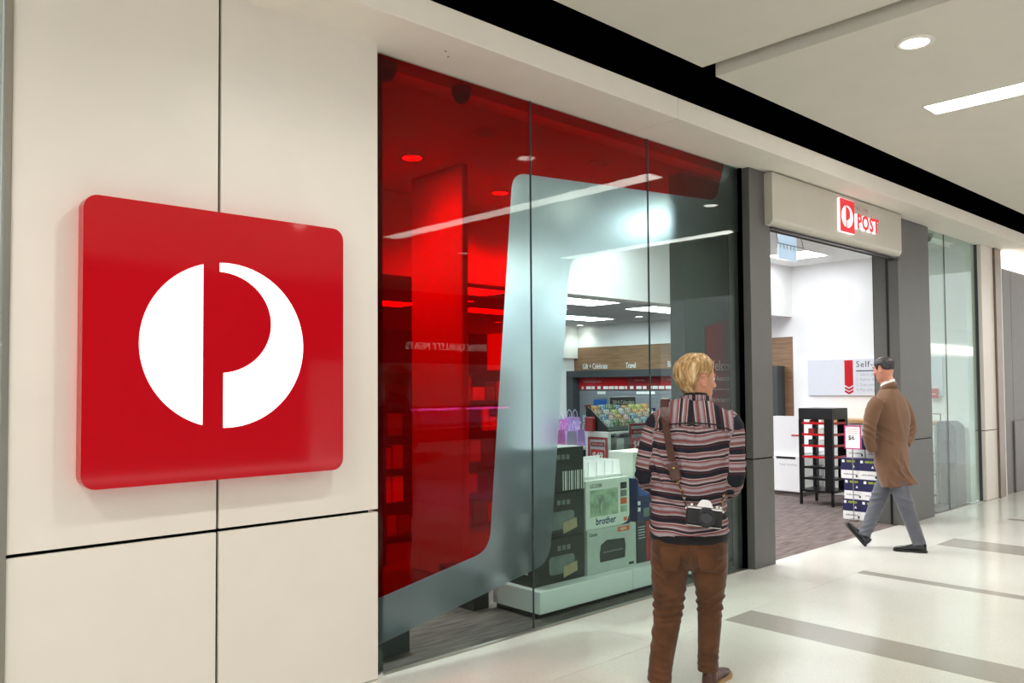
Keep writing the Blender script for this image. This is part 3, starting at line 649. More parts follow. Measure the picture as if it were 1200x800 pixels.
# pink gift bags on a table left of the gondola
tb = thing('gift_table', 'black sided table with white top carrying pink gift bags', 'table', (5.7, 1.75, 0), 0, None, False)
MB().box(5.40, 6.12, 1.42, 1.95, 1.0, 1.03, .003).build('top', 'white_laminate', tb)
MB().box(5.42, 6.10, 1.44, 1.93, .05, 1.0).build('body', 'black_plastic', tb); MB().box(5.45, 6.07, 1.47, 1.90, -.004, .05).build('toe_kick', 'black_metal', tb)
mat('pink_paper', 'd27ac8', .45, var=.12); mat('lilac_paper', 'b79ad8', .45, var=.1); mat('pale_lilac', 'cfc4e6', .45, var=.08)
def gift_bag(x, y, z, w, d, h, m, rz, label):
    t = thing('gift_bag', label, 'gift bag', (x, y, z), rz, 'pink and lilac gift bags')
    b = MB(); a, c = w/2, d/2; f = .86
    lo = [(-a, -c, 0), (a, -c, 0), (a, c, 0), (-a, c, 0)]; hi = [(-a*f, -c*f, h), (a*f, -c*f, h), (a*f, c*f, h), (-a*f, c*f, h)]
    mid = [(-a*.9, 0, h*.5), (a*.9, 0, h*.5)]
    b.add(lo+hi+mid, [(3, 2, 1, 0), (0, 1, 5, 4), (2, 3, 7, 6), (0, 4, 8), (4, 7, 8), (7, 3, 8), (3, 0, 8), (1, 9, 5), (5, 9, 6), (6, 9, 2), (2, 9, 1)])
    b.build('bag', m, t)
    for s in (-1, 1): MB().tube([(-a*.4, s*c*f, h), (-a*.35, s*c*f, h+.05), (0, s*c*f, h+.075), (a*.35, s*c*f, h+.05), (a*.4, s*c*f, h)], .003, 5).build('handle', 'pale_lilac', t)
    tp = MB(); 
    for q in range(4): tp.add([(-a*.6+q*a*.3, -c*.4, h*.9), (-a*.3+q*a*.3, c*.4, h*.9), (-a*.45+q*a*.3, 0, h+.04)], [(0, 1, 2)])
    tp.build('tissue', 'pale_lilac', t)
for i, (x, y, w, h, m, r, lb) in enumerate(((5.605, 1.50, .13, .17, 'pink_paper', .1, 'front left'), (5.75, 1.49, .12, .15, 'pale_lilac', -.2, 'front middle'), (5.89, 1.51, .13, .16, 'lilac_paper', .15, 'front right'), (6.03, 1.50, .12, .15, 'pale_lilac', 0, 'front, beside the gondola'),
                                             (5.68, 1.70, .16, .26, 'pink_paper', -.1, 'tall, back left'), (5.86, 1.72, .16, .25, 'pink_paper', .1, 'tall, back middle'), (6.032, 1.71, .16, .27, 'lilac_paper', 0, 'tall, back right'))):
    gift_bag(x, y, 1.03, w, .09, h, m, r, '%s gift bag on the black sided table, %s' % ({'pink_paper': 'pink', 'lilac_paper': 'lilac', 'pale_lilac': 'pale lilac'}[m], lb))
# ---------------- display bay on the timber wall
by = thing('display_bay', 'long dark grey framed display bay on the timber wall', 'shelf', (12.1, 5.1, 0), 0, None, False)
MB().box(11.96, 12.198, 2.80, 2.90, -.004, 1.78).build('post', 'charcoal', by); MB().box(11.96, 12.198, 7.17, 7.345, -.004, 1.78).build('post', 'charcoal', by)
MB().box(11.96, 12.198, 2.80, 7.345, 1.78, 1.91).build('header_beam', 'charcoal', by)
MB().box(12.17, 12.198, 2.90, 7.17, -.004, 1.54).build('back_panel', 'slat_grey', by)
for i in range(17): MB().box(12.155, 12.17, 2.90, 7.17, .30+i*.072, .36+i*.072).build('slat', 'slat_grey', by)
MB().box(12.0, 12.198, 2.90, 7.17, -.004, .28, .004).build('base_cabinet', 'charcoal', by)
for i, (y0, y1, m) in enumerate(((5.95, 7.17, 'post_red'), (5.2, 5.95, 'carton_red'), (4.2, 5.2, 'post_red'), (2.90, 4.2, 'carton_red'))):
    MB().box(12.14, 12.17, y0+.004, y1-.004, 1.545, 1.78).build('header_strip', m, by)
LR, UP = (0, -1, 0), (0, 0, 1)
letter('Phone and gift cards', .055, 'dim_vinyl', by, (12.138, 7.05, 1.68), LR, UP, .001); letter('Great value', .05, 'dim_vinyl', by, (12.138, 5.78, 1.70), LR, UP, .001); letter('More ways to give', .05, 'dim_vinyl', by, (12.138, 5.05, 1.70), LR, UP, .001)
random.seed(3); y = 7.1
while y > 3.1:
    w = random.choice((.05, .08, .12)); MB().box(12.137, 12.14, y-w, y, 1.55, 1.605).build('price_ticket', 'white_vinyl', by); y -= w+random.choice((.02, .03, .07))
for i, (y, w) in enumerate(((5.75, .42), (4.4, .4), (6.7, .2))): MB().box(12.148, 12.155, y-w, y, 1.455, 1.505).build('label_strip', 'white_vinyl', by)
k = 0
for r in range(6):
    for c in range(23):
        y = 7.07-c*.185; z = .42+r*.165
        if y < 2.97: continue
        hot = y < 3.9
        if not hot and (r > 4 or random.random() < .25): continue
        k += 1
        m = random.choice(['pink_paper', 'blue_print', 'post_red', 'price_yellow', 'sky_print', 'white_vinyl']) if hot else random.choice(['print_grey', 'carton_silver', 'slat_grey', 'sky_print', 'carton_blue', 'print_dark', 'slat_grey'])
        tag(MB().box(12.135, 12.153, y-.085, y, z, z+.125).build('gift_card', m, loc=(12.15, y, z)), '%s card pack, %s row, %s from the left, grey display bay' % (CNAME[m], ('bottom', 'second', 'third', 'fourth', 'fifth', 'top')[r], NTH[c]), 'card pack', 'card packs in the display bay')
wl = bpy.data.objects['wall_timber']
for txt, y in (('Gift + Celebrate', 7.12), ('Travel', 6.03), ('Bills + Banking', 5.07)):
    t = thing('wall_lettering', 'white %s lettering on the timber wall above the display bay' % txt.replace('+', 'and'), 'lettering', (12.2, y, 1.945), 0, 'department names on the timber wall', False)
    letter(txt, .155 if txt != 'Travel' else .15, 'white_vinyl', t, (12.193, y, 1.945), (0, -.62, 0), UP, .012)
# blade column behind the red film and dim shelves
struct('column_inner', MB().box(4.40, 4.47, 1.43, 2.15, 0, 3.48, .01), 'shop_white')
def shelf_unit(x0, x1, y, h, label, seed):
    t = thing('shelf_unit', label, 'shelf', ((x0+x1)/2, y, 0), 0, 'dark shelf units behind the red film', False); rs = random.Random(seed)
    MB().box(x0, x0+.03, y-.2, y+.2, -.004, h).build('side_panel', 'black_plastic', t); MB().box(x1-.03, x1, y-.2, y+.2, -.004, h).build('side_panel', 'black_plastic', t); MB().box(x0+.03, x1-.03, y+.17, y+.2, -.004, h).build('back', 'charcoal', t)
    nz = int(h/.36)
    for i in range(nz+1):
        MB().box(x0+.03, x1-.03, y-.2, y+.17, .05+i*(h-.08)/nz, .075+i*(h-.08)/nz).build('shelf', 'black_plastic', t)
        if i < nz:
            x = x0+.06; q = 0
            while x < x1-.2:
                w = rs.uniform(.09, .2); hh = rs.uniform(.15, .28); z = .075+i*(h-.08)/nz; q += 1; mm = rs.choice(['carton_white', 'print_grey', 'carton_blue', 'carton_red', 'print_dark'])
                tag(MB().box(x, x+w, y-.16, y+.05, z+.001, z+hh, .004).build('stock_box', mm, loc=(x, y, z)), '%s box, %s shelf, %s from the left, %s unit behind the red film' % (CNAME[mm], ('bottom', 'second', 'third', 'fourth', 'top')[i], NTH[q-1], {1: 'right', 2: 'deepest', 5: 'left'}[seed]), 'box', 'boxed stock behind the red film'); x += w+.02
shelf_unit(4.7, 6.7, 3.4, 1.8, 'black shelf unit behind the red film, right one', 1); shelf_unit(6.1, 7.3, 4.8, 1.5, 'black shelf unit deeper in the shop, behind the red film', 2); shelf_unit(3.3, 4.3, 2.6, 1.45, 'black shelf unit behind the left edge of the red film', 5)  # right unit made longer and taller to block a panel light's floor reflection
# ---------------- domes and exit sign
for x, y, z, lb in ((2.79, .19, 3.53, 'dark dome camera at the top left corner of the red window'), (3.37, .19, 3.53, 'dark dome camera under the soffit, second from the left of the red window'), (11.12, .19, 3.53, 'small dome camera inside the top of the right window')):
    t = thing('dome_camera', lb, 'camera', (x, y, z), 0, 'dome cameras behind the glass')
    MB().lathe([(0, -.05), (.058, -.05), (.064, -.04), (.064, 0)], 24).build('base', 'shutter_grey', t)
    MB().lathe([(0, -.105), (.02, -.103), (.038, -.09), (.05, -.07), (.052, -.0501)], 24).build('dome', 'black_plastic', t)
ex = thing('exit_sign', 'pale blue hanging sign panel inside the top of the entrance', 'sign', (9.0, 1.0, 3.1), 0, None, False)
mat('acrylic_blue', 'b9d6ee', .15, var=.05)
MB().box(8.80, 9.23, .99, 1.0, 3.075, 3.40).build('panel', emit('acrylic_lit', 'c6e0f6', .4), ex)
MB().box(8.76, 9.27, .97, 1.02, 3.40, 3.48).build('housing', 'shutter_grey', ex); MB().box(8.70, 9.33, .94, .95, 3.236, 3.242).build('bar', 'shutter_grey', ex)
for s in (8.72, 9.31): MB().tube([(s, .945, 3.24), (s, .985, 3.41)], .004, 6).build('rod', 'shutter_grey', ex)
for q in range(5): MB().box(8.83+q*.08, 8.86+q*.08, .9885, .99, 3.20, 3.26).build('bar_mark', 'white_vinyl', ex)
# ---------------- inside the entrance
kz = thing('self_service_kiosk', 'white self-service counter with rounded screen panel and slotted cabinet', 'kiosk', (11.6, 2.3, 0), 0, None, False)
MB().box(11.2, 12.19, 2.02, 2.62, -.004, .06).build('toe_kick', 'shutter_grey', kz)
MB().box(11.15, 12.19, 2.0, 2.64, .06, .58, .006).build('cabinet', 'white_laminate', kz)
MB().box(11.144, 11.15, 2.03, 2.40, .07, .50).build('door', 'white_laminate', kz)
MB().box(11.145, 11.15, 2.08, 2.38, .535, .565).build('slot', 'black_plastic', kz)
letter('Paper recycling', .045, 'silver_ink', kz, (11.143, 2.33, .44), LR, UP, .0006)
P = [(2.0, .58), (2.64, .58)] + [(2.64 - .22*(1-math.cos(math.radians(a))), .93+.22*math.sin(math.radians(a))) for a in range(0, 91, 10)] + [(2.0, 1.15)]
MB().prism(P, 11.20, 11.27, 'x').build('screen_panel', 'white_laminate', kz)
MB().box(11.27, 12.19, 2.02, 2.60, .58, .62).build('worktop', 'white_laminate', kz)
MB().box(11.192, 11.20, 2.02, 2.16, .865, .885).build('card_slot', 'post_red', kz)
MB().box(11.9, 12.1, 2.2, 2.3, .62, 1.24, .01).build('ticket_printer', 'white_laminate', kz)
dk = thing('service_desk', 'white desk with timber ledge along the right wall', 'desk', (12.0, 1.1, 0), 0, None, False)
MB().box(11.75, 12.19, .40, 1.95, -.004, 1.05, .004).build('body', 'white_laminate', dk); MB().box(11.70, 12.19, .38, 1.96, 1.05, 1.10, .004).build('ledge', 'timber_ledge', dk)
for y in (.9, 1.4): MB().box(11.748, 11.75, y, y+.005, .02, 1.03).build('joint', 'shutter_grey', dk)
# black wire rack tower
rk = thing('rack_tower', 'tall black card rack on four legs with red shelf edges', 'rack', (10.7, 1.45, 0), 0, None, False)
rx0, rx1, ry0, ry1 = 10.52, 10.98, 1.22, 1.69
for x, y in ((rx0, ry0), (rx0, ry1-.03), (rx1-.03, ry0), (rx1-.03, ry1-.03)): MB().box(x, x+.03, y, y+.03, -.004, .20).build('leg', 'black_metal', rk)
for x, y in ((rx0, ry0), (rx0, ry1-.05), (rx1-.08, ry0), (rx1-.08, ry1-.05)):
    MB().box(x, x+.05 if x == rx0 else x+.08, y, y+(.11 if y == ry0 else .05), .20, 1.14).build('post', 'black_metal', rk)
MB().box(rx0, rx1, ry0, ry1, 1.14, 1.29, .004).build('top_box', 'black_plastic', rk); MB().box(rx0, rx1, ry0, ry1, .17, .20).build('bottom_frame', 'black_metal', rk)
for i, z in enumerate((.34, .49, .63, .78, .93, 1.08)):
    MB().box(rx0+.01, rx1-.01, ry0+.01, ry1-.01, z, z+.008).build('shelf', 'black_metal', rk)
    m = 'post_red' if i > 1 else 'black_metal'
    MB().box(rx0-.006, rx0, ry0+.11, ry1-.05, z-.005, z+.025).build('shelf_edge', m, rk); MB().box(rx0+.05, rx1-.08, ry0-.006, ry0, z-.005, z+.025).build('shelf_edge', m, rk)
k = 0
for z in (.788, .938, 1.088):
    for y in ((1.36, 1.5) if z < 1 else (1.48,)):
        k += 1; tag(MB().box(rx0+.05, rx0+.16, y, y+.08, z+.001, z+(.08 if z < 1 else .045), .003).build('small_pack', ('carton_red', 'carton_white', 'print_dark', 'carton_white', 'carton_red')[k % 5], loc=(rx0+.1, y, z)), 'small pack on the %s red shelf of the black rack tower, %s' % ({.788: 'lower', .938: 'middle', 1.088: 'upper'}[z], 'nearer' if y < 1.4 else 'further'), 'pack', 'packs in the rack tower')
# stack of copy paper cartons in the entrance
rows = ((-.004, 'bottom'), (.2385, 'middle'), (.481, 'third'))
def paper_carton(x0, y0, y1, z, label):
    t = thing('paper_carton', label, 'box', (x0+.2, (y0+y1)/2, z), 0, 'navy and white paper cartons in the entrance', False)
    MB().box(x0, x0+.42, y0, y1, z, z+.10).build('base', 'white_laminate', t)
    MB().box(x0-.002, x0+.422, y0-.001, y1+.001, z+.10, z+.24).build('lid', 'carton_navy', t)
    letter('REFLEX', .032, 'yellow_green', t, (x0-.0035, y1-.07, z+.195), LR, UP, .0006, bold=.001); letter('ULTRA WHITE A4', .02, 'ink', t, (x0-.0012, y1-.03, z+.045), LR, UP, .0006, bold=.0006)
    MB().box(x0-.0036, x0-.002, y1-.045, y1-.015, z+.19, z+.22).build('label', 'white_vinyl', t)
    MB().prism([(y0+.05, z+.135), (y0+.08, z+.135), (y0+.065, z+.165)], x0-.0035, x0-.002, 'x').build('triangle_mark', 'white_vinyl', t)
    MB().box(x0-.0015, x0, y0+.02, y0+.04, z+.02, z+.045).build('mark', 'ink', t)
for z, nm in rows:
    z += .001
    sh = (0, -.02, .015)[int(z/.2+.1) % 3]
    paper_carton(9.74, .505+sh, .725+sh, z, 'navy and white paper carton, left one of the %s row' % nm); paper_carton(9.74, .278+sh, .502+sh, z, 'navy and white paper carton, right one of the %s row' % nm)
paper_carton(9.85, .50, .72, .7245, 'navy paper carton lying on top of the stack, left'); paper_carton(9.86, .27, .49, .7245, 'navy paper carton lying on top of the stack, right')
st = thing('sign_holder', 'pink framed price card on a thin post before the paper cartons', 'sign', (9.6450, .56, .0), 0, None, False)
MB().cyl((9.6650, .56, 0), .06, .012, 20).build('foot', 'steel', st)
MB().tube([(9.6650, .56, .012), (9.6650, .56, .84)], .006, 8).build('post', 'steel', st)
mat('pink_frame', 'c02a7a', .4)
MB().box(9.6550, 9.6620, .45, .65, .84, 1.12).build('card', 'white_vinyl', st)
MB().box(9.6490, 9.6550, .45, .65, .84, .852).box(9.6490, 9.6550, .45, .65, 1.108, 1.12).box(9.6490, 9.6550, .45, .462, .852, 1.108).box(9.6490, 9.6550, .638, .65, .852, 1.108).build('frame', 'pink_frame', st)
letter('$6', .075, 'ink', st, (9.6535, .605, .95), LR, UP, .0006, bold=.001)
for q in range(3): MB().box(9.6530, 9.6550, .49, .61, 1.07-q*.022, 1.076-q*.022).build('text_line', 'dim_vinyl', st)
# wall board
sb = thing('self_service_board', 'white wall board with red ribbon arrow and Self-service heading', 'sign', (12.2, 1.5, 1.44), 0, None, False)
MB().box(12.168, 12.199, .42, 2.39, 1.44, 1.99, .004).build('board', mat('board_white', 'd9dde6', .4, var=.01), sb)
MB().prism([(1.805, 1.97), (1.675, 1.97), (1.675, 1.60), (1.74, 1.565), (1.805, 1.60)], 12.164, 12.168, 'x').build('ribbon', 'post_red', sb)
for z in (1.545, 1.495): MB().prism([(1.805, z+.03), (1.74, z-.005), (1.675, z+.03), (1.675, z), (1.74, z-.035), (1.805, z)], 12.164, 12.168, 'x').build('chevron', 'post_red', sb)
letter('Self-service', .125, 'ink', sb, (12.166, 1.63, 1.865), LR, UP, .001, space=1.15)
MB().box(12.166, 12.168, .6, 1.63, 1.80, 1.815).build('rule', 'ink', sb)
for i, s in enumerate(('1. Select your service', '2. Follow the steps', '3. Scan your items', '4. Pay and go')): letter(s, .058, 'silver_ink', sb, (12.166, 1.63, 1.735-i*.075), LR, UP, .001)
# by the right window
t = thing('wall_notice', 'small square red notice on the wall seen through the right window', 'sign', (12.2, .52, 1.415), 0, None, False)
MB().box(12.13, 12.165, .475, .585, 1.41, 1.54).build('plate', 'post_red', t); MB().box(12.128, 12.13, .5, .56, 1.46, 1.47).build('mark', 'white_vinyl', t)
t = thing('card_frame', 'small black card frame standing on the desk ledge in the right window', 'stand', (12.0, .46, 1.10), 0, None, False)
MB().box(11.98, 12.0, .39, .40, 1.10, 1.19).box(11.98, 12.0, .53, .54, 1.10, 1.19).build('uprights', 'black_metal', t); MB().box(11.98, 12.0, .39, .54, 1.19, 1.2).build('top_bar', 'black_metal', t)
t = thing('coin_machine', 'dark grey machine cabinet at the end of the right window', 'machine', (11.95, .26, 0), 0, None, False)
MB().box(11.82, 12.18, .15, .37, -.004, 1.02, .015).build('cabinet', 'charcoal', t); MB().prism([(.15, 1.02), (.37, 1.02), (.37, 1.10), (.24, 1.10)], 11.82, 12.18, 'x').build('hood', 'charcoal', t); MB().box(11.812, 11.82, .2, .33, .7, .85).build('panel', 'black_plastic', t)
t = thing('wire_shelf', 'low rack with two red shelf edges behind the right window', 'shelf', (11.4, .42, 0), 0, None, False)
for y in (.34, .62): MB().box(11.48, 11.5, y, y+.02, -.004, .78).box(11.68, 11.7, y, y+.02, -.004, .78).build('upright', 'steel', t)
for z in (.12, .40, .68): MB().box(11.48, 11.70, .34, .64, z, z+.012).build('shelf', 'shutter_grey', t); MB().box(11.47, 11.48, .34, .64, z-.01, z+.035).build('shelf_edge', 'post_red' if z != .4 else 'steel', t)
tag(MB().box(11.52, 11.66, .40, .52, .693, .76, .004).build('small_pack', 'yellow_green', loc=(11.6, .45, .692)), 'yellow green pack on the red edged rack in the right window', 'pack')

# ---------------- the meat shop across the mall (seen mirrored in the red window)
struct('wall_opposite', MB().box(2, 22, -12.6, -12.4, 0, 4.6), 'charcoal')
struct('wall_opposite_back', MB().box(9, 15, -12.39, -12.35, 0, 2.2), 'shop_white')
fs = struct('trim_9', MB().box(8, 17, -11.75, -11.6, 2.3, 3.2), 'sign_red_dark')
t = thing('meat_shop_sign', 'white PRIME QUALITY MEATS letters on the fascia across the mall', 'sign', (12.2, -11.6, 2.5), 0, None, False)
letter('PRIME QUALITY MEATS', .24, emit('letter_lit', 'fff0e4', 2.0), t, (13.7, -11.57, 2.50), (-1, 0, 0), (0, 0, 1), .03)
mat('meat_red', 'b8383f', .35, var=.25, scale=20); mat('meat_pink', 'e08a8a', .35, var=.2, scale=20)
for k, (x0, x1) in enumerate(((9.6, 11.1), (11.2, 12.7), (12.8, 14.3))):
    t = thing('meat_counter', 'pink lit refrigerated meat counter across the mall, %s in the mirror image' % ('left', 'middle', 'right')[k], 'counter', ((x0+x1)/2, -11.4, 0), 0, 'meat counters across the mall', False)
    MB().box(x0, x1, -11.9, -11.3, 0, .35).build('base', 'white_laminate', t); MB().box(x0, x1, -11.9, -11.25, .35, .62, .01).build('body', 'black_plastic', t)
    MB().box(x0, x1, -11.9, -11.87, .62, 1.12).build('back', 'shop_white', t); MB().box(x0, x1, -11.87, -11.35, 1.12, 1.15).build('canopy', 'black_plastic', t)
    MB().box(x0+.05, x1-.05, -11.40, -11.36, 1.065, 1.12).build('led_strip', 'pink_led', t)
    MB().box(x0, x1, -11.30, -11.295, .62, 1.12).build('front_glass', 'case_glass', t)
    for i in range(6):
        x = x0+.06+i*.235
        q = tag(MB().box(x, x+.2, -11.7, -11.4, .621, .66).build('meat_tray', 'white_laminate', loc=(x, -11.5, .621)), '%s tray of meat, %s from the %s end of the %s meat counter' % ('red' if i % 2 else 'pink', NTH[i if i < 3 else 5-i], 'left' if i < 3 else 'right', ('first', 'second', 'third')[k]), 'tray', 'meat trays across the mall')
        mb = MB()
        for j in range(4): mb.lathe([(0, -.02), (.05, -.01), (.06, .015), (.035, .05), (0, .06)], 8, (x+.05+.1*(j % 2), -11.63+.14*(j//2), .68))
        mb.build('meat', 'meat_red' if i % 2 else 'meat_pink', q)

struct('wall_opposite_right', MB().box(22, 60, -12.6, -12.4, 0, 4.6), 'shop_white')
tag(MB().box(30, 52, -12.39, -12.3, 3.2, 3.7).build('light_box', 'next_shop_glow', loc=(41, -12.35, 3.2)), 'long lit fascia far down the opposite side of the mall, mirrored in the right window', 'light box')

# ================================================================ the two men
def catmull(P, n):
    P = np.array(P, float); out = []
    Q = np.vstack([2*P[0]-P[1], P, 2*P[-1]-P[-2]])
    for i in range(1, len(Q)-2):
        for k in range(n):
            t = k/n; a, b, c, d = Q[i-1], Q[i], Q[i+1], Q[i+2]
            out.append(.5*((2*b) + (-a+c)*t + (2*a-5*b+4*c-d)*t*t + (-a+3*b-3*c+d)*t**3))
    out.append(Q[-2]); return np.array(out)
def loft(rings, side=(1, 0, 0), sub=4, n=28, p=2.3):
    """closed tube through rings of (x, y, z, half width along side, half depth across)"""
    R = catmull(rings, sub); C_ = R[:, :3]; side = np.array(side, float)
    vs = []; fs = []; m = len(R)
    for i in range(m):
        t = C_[min(i+1, m-1)] - C_[max(i-1, 0)]; t /= np.linalg.norm(t)+1e-9
        s = side - t*side.dot(t); s /= np.linalg.norm(s); q = np.cross(t, s)
        for k in range(n):
            a = 2*math.pi*k/n; ca, sa = math.cos(a), math.sin(a)
            ca = math.copysign(abs(ca)**(2/p), ca); sa = math.copysign(abs(sa)**(2/p), sa)
            vs.append(C_[i] + s*ca*R[i, 3] + q*sa*R[i, 4])
    for i in range(m-1):
        for k in range(n): fs.append((i*n+k, i*n+(k+1) % n, (i+1)*n+(k+1) % n, (i+1)*n+k))
    fs.append(tuple(range(n))[::-1]); fs.append(tuple(range((m-1)*n, m*n)))
    return vs, fs
def limb(pts, sub=4, n=16):
    """round tapering tube: points of (x, y, z, radius)"""
    r = [(a, b, c, d, d) for a, b, c, d in pts]
    t = Vector(pts[-1][:3]) - Vector(pts[0][:3]); side = (1, 0, 0) if abs(t.normalized().x) < .8 else (0, 1, 0)
    return loft(r, side, sub, n, 2.0)
def ball(c, r, n=12):
    vs = []; fs = []
    for i in range(n+1):
        for k in range(2*n):
            th = math.pi*i/n; ph = math.pi*k/n
            vs.append((c[0]+r[0]*math.sin(th)*math.cos(ph), c[1]+r[1]*math.sin(th)*math.sin(ph), c[2]+r[2]*math.cos(th)))
    for i in range(n):
        for k in range(2*n): fs.append((i*2*n+k, (i+1)*2*n+k, (i+1)*2*n+(k+1) % (2*n), i*2*n+(k+1) % (2*n)))
    return vs, fs
def fuse(name, solids, voxel, smooth, parent, m, disp=None, attr=None, smf=.5):
    """melt closed solids into ONE continuous skin, smooth it, press folds into it"""
    V = []; F = []
    for vs, fs in solids:
        o = len(V); V += [tuple(v) for v in vs]; F += [tuple(i+o for i in f) for f in fs]
    me = bpy.data.meshes.new(name); me.from_pydata(V, [], F); me.update()
    bm = bmesh.new(); bm.from_mesh(me); bmesh.ops.remove_doubles(bm, verts=bm.verts, dist=1e-5); bmesh.ops.recalc_face_normals(bm, faces=bm.faces); bm.to_mesh(me); bm.free()
    t = bpy.data.objects.new('tmp', me); COL.objects.link(t)
    md = t.modifiers.new('r', 'REMESH'); md.mode = 'VOXEL'; md.voxel_size = voxel
    if smooth: ms = t.modifiers.new('s', 'SMOOTH'); ms.factor = smf; ms.iterations = smooth
    bpy.context.view_layer.update(); dg = bpy.context.evaluated_depsgraph_get()
    out = bpy.data.meshes.new_from_object(t.evaluated_get(dg)); bpy.data.objects.remove(t); bpy.data.meshes.remove(me)
    out.name = name
    n = len(out.vertices); co = np.empty(n*3, np.float32); out.vertices.foreach_get('co', co); co = co.reshape(-1, 3).astype(float)
    if disp is not None:
        nm = np.empty(n*3, np.float32); out.vertices.foreach_get('normal', nm); nm = nm.reshape(-1, 3)
        co2 = disp(co.copy(), nm)
        out.vertices.foreach_set('co', co2.astype(np.float32).ravel())
    if attr is not None:
        for k, arr in attr(co).items():
            a = out.attributes.new(k, 'FLOAT', 'POINT'); a.data.foreach_set('value', arr.astype(np.float32))
    out.materials.clear(); out.materials.append(MATS[m] if isinstance(m, str) else m)
    out.polygons.foreach_set('use_smooth', [True]*len(out.polygons)); out.update()
    ob = bpy.data.objects.new(name, out); COL.objects.link(ob); ob.parent = parent; ob['_base'] = (0, 0, 0)
    return ob
def wob(P, s, seed=0):
    r = np.random.RandomState(seed); o = np.zeros(len(P))
    for _ in range(6):
        k = r.normal(size=3)*s; o += np.sin(P@k + r.uniform(0, 6.28))
    return o/2.5
def folds(L):
    """L: (centre, reach xyz, crease direction, wavelength, depth, seed)"""
    def f(P, N):
        d = np.zeros(len(P))
        for c, r, k, lam, a, sd in L:
            q = (P-np.array(c))/np.array(r); w = 1.7*np.exp(-(q**2).sum(1))
            ph = P@(np.array(k, float)/np.linalg.norm(k))*2*math.pi/lam + 2.8*wob(P, 8, sd)
            s = np.sin(ph); d += a*w*(s - .35*np.cos(2*ph))*np.clip(.45+.6*wob(P, 11, sd+50), 0, 1.3)
        return P + N*d[:, None]
    return f
# ---- a head in its own frame: x right, y forward (face), z up
HZ = [-.120, -.112, -.10, -.08, -.05, -.02, .0, .025, .055, .08, .10, .113, .119]
HF = [.045, .072, .084, .086, .087, .089, .090, .090, .087, .074, .052, .028, .006]
HB = [-.02, .0, .025, .05, .070, .086, .093, .100, .101, .090, .066, .036, .008]
HW = [.018, .033, .046, .056, .066, .072, .075, .077, .0775, .070, .052, .029, .006]
def head_pt(th, z, off=0.):
    f = np.interp(z, HZ, HF)+off; b = np.interp(z, HZ, HB)+off; w = np.interp(z, HZ, HW)+off
    s, c = math.sin(th), math.cos(th); e = 2/2.25
    s = math.copysign(abs(s)**e, s); c = math.copysign(abs(c)**e, c)
    return (w*s, (f if c > 0 else b)*c, z + off*max(-1, min(1, z/.119))**3)
def head_solid(n=40):
    zz = np.concatenate([np.linspace(-.120, .10, 26), [.107, .113, .117, .119]]); vs = []; fs = []
    for z in zz:
        for k in range(n): vs.append(head_pt(2*math.pi*k/n, z))
    m = len(zz)
    for i in range(m-1):
        for k in range(n): fs.append((i*n+k, i*n+(k+1) % n, (i+1)*n+(k+1) % n, (i+1)*n+k))
    fs += [tuple(range(n))[::-1], tuple(range((m-1)*n, m*n))]; return vs, fs
def ear_solid(s):
    # outer rim as a thick C, lobe and a thin shell behind
    out = []
    P = []
    for i in range(13):
        a = math.radians(150 - 270*i/12); P.append((s*(.079+.010*(math.cos(a) < .2)), -.012 + .016*math.cos(a), -.003 + .030*math.sin(a), .0052))
    out.append(limb(P, 2, 8)); out.append(ball((s*.078, -.010, -.004), (.006, .014, .026), 8)); out.append(ball((s*.079, .0, -.031), (.0055, .008, .009), 8))
    return out
def face_solids():
    S = [head_solid()]
    S.append(limb([(0, .088, .020, .008), (0, .098, .0, .0105), (0, .110, -.022, .013), (0, .104, -.031, .011)], 3, 10))
    for s in (-1, 1):
        S.append(ball((s*.014, .098, -.027), (.010, .010, .008), 8)); S += ear_solid(s)
        S.append(limb([(s*.012, .088, .027, .006), (s*.034, .087, .031, .007), (s*.054, .072, .024, .006)], 3, 8))   # brow ridge
        S.append(ball((s*.046, .060, -.024), (.020, .022, .018), 8))                                        # cheekbone
    S.append(limb([(-.024, .078, -.062, .005), (0, .092, -.058, .0075), (.024, .078, -.062, .005)], 3, 8)); S.append(limb([(-.020, .078, -.072, .005), (0, .090, -.073, .008), (.020, .078, -.072, .005)], 3, 8))
    S.append(ball((0, .074, -.103), (.022, .018, .015), 8))
    return S
def place(S, c, yaw, tilt=0., sc=1., roll=0.):
    """head frame to body frame: yaw>0 turns the face to the body's right, tilt>0 drops it"""
    M = Matrix.Translation(c) @ Matrix.Rotation(-yaw, 4, 'Z') @ Matrix.Rotation(-tilt, 4, 'X') @ Matrix.Rotation(roll, 4, 'Y') @ Matrix.Scale(sc, 4)
    if isinstance(S, Matrix): return M @ S
    return [([M @ Vector(v) for v in vs], fs) for vs, fs in S], M
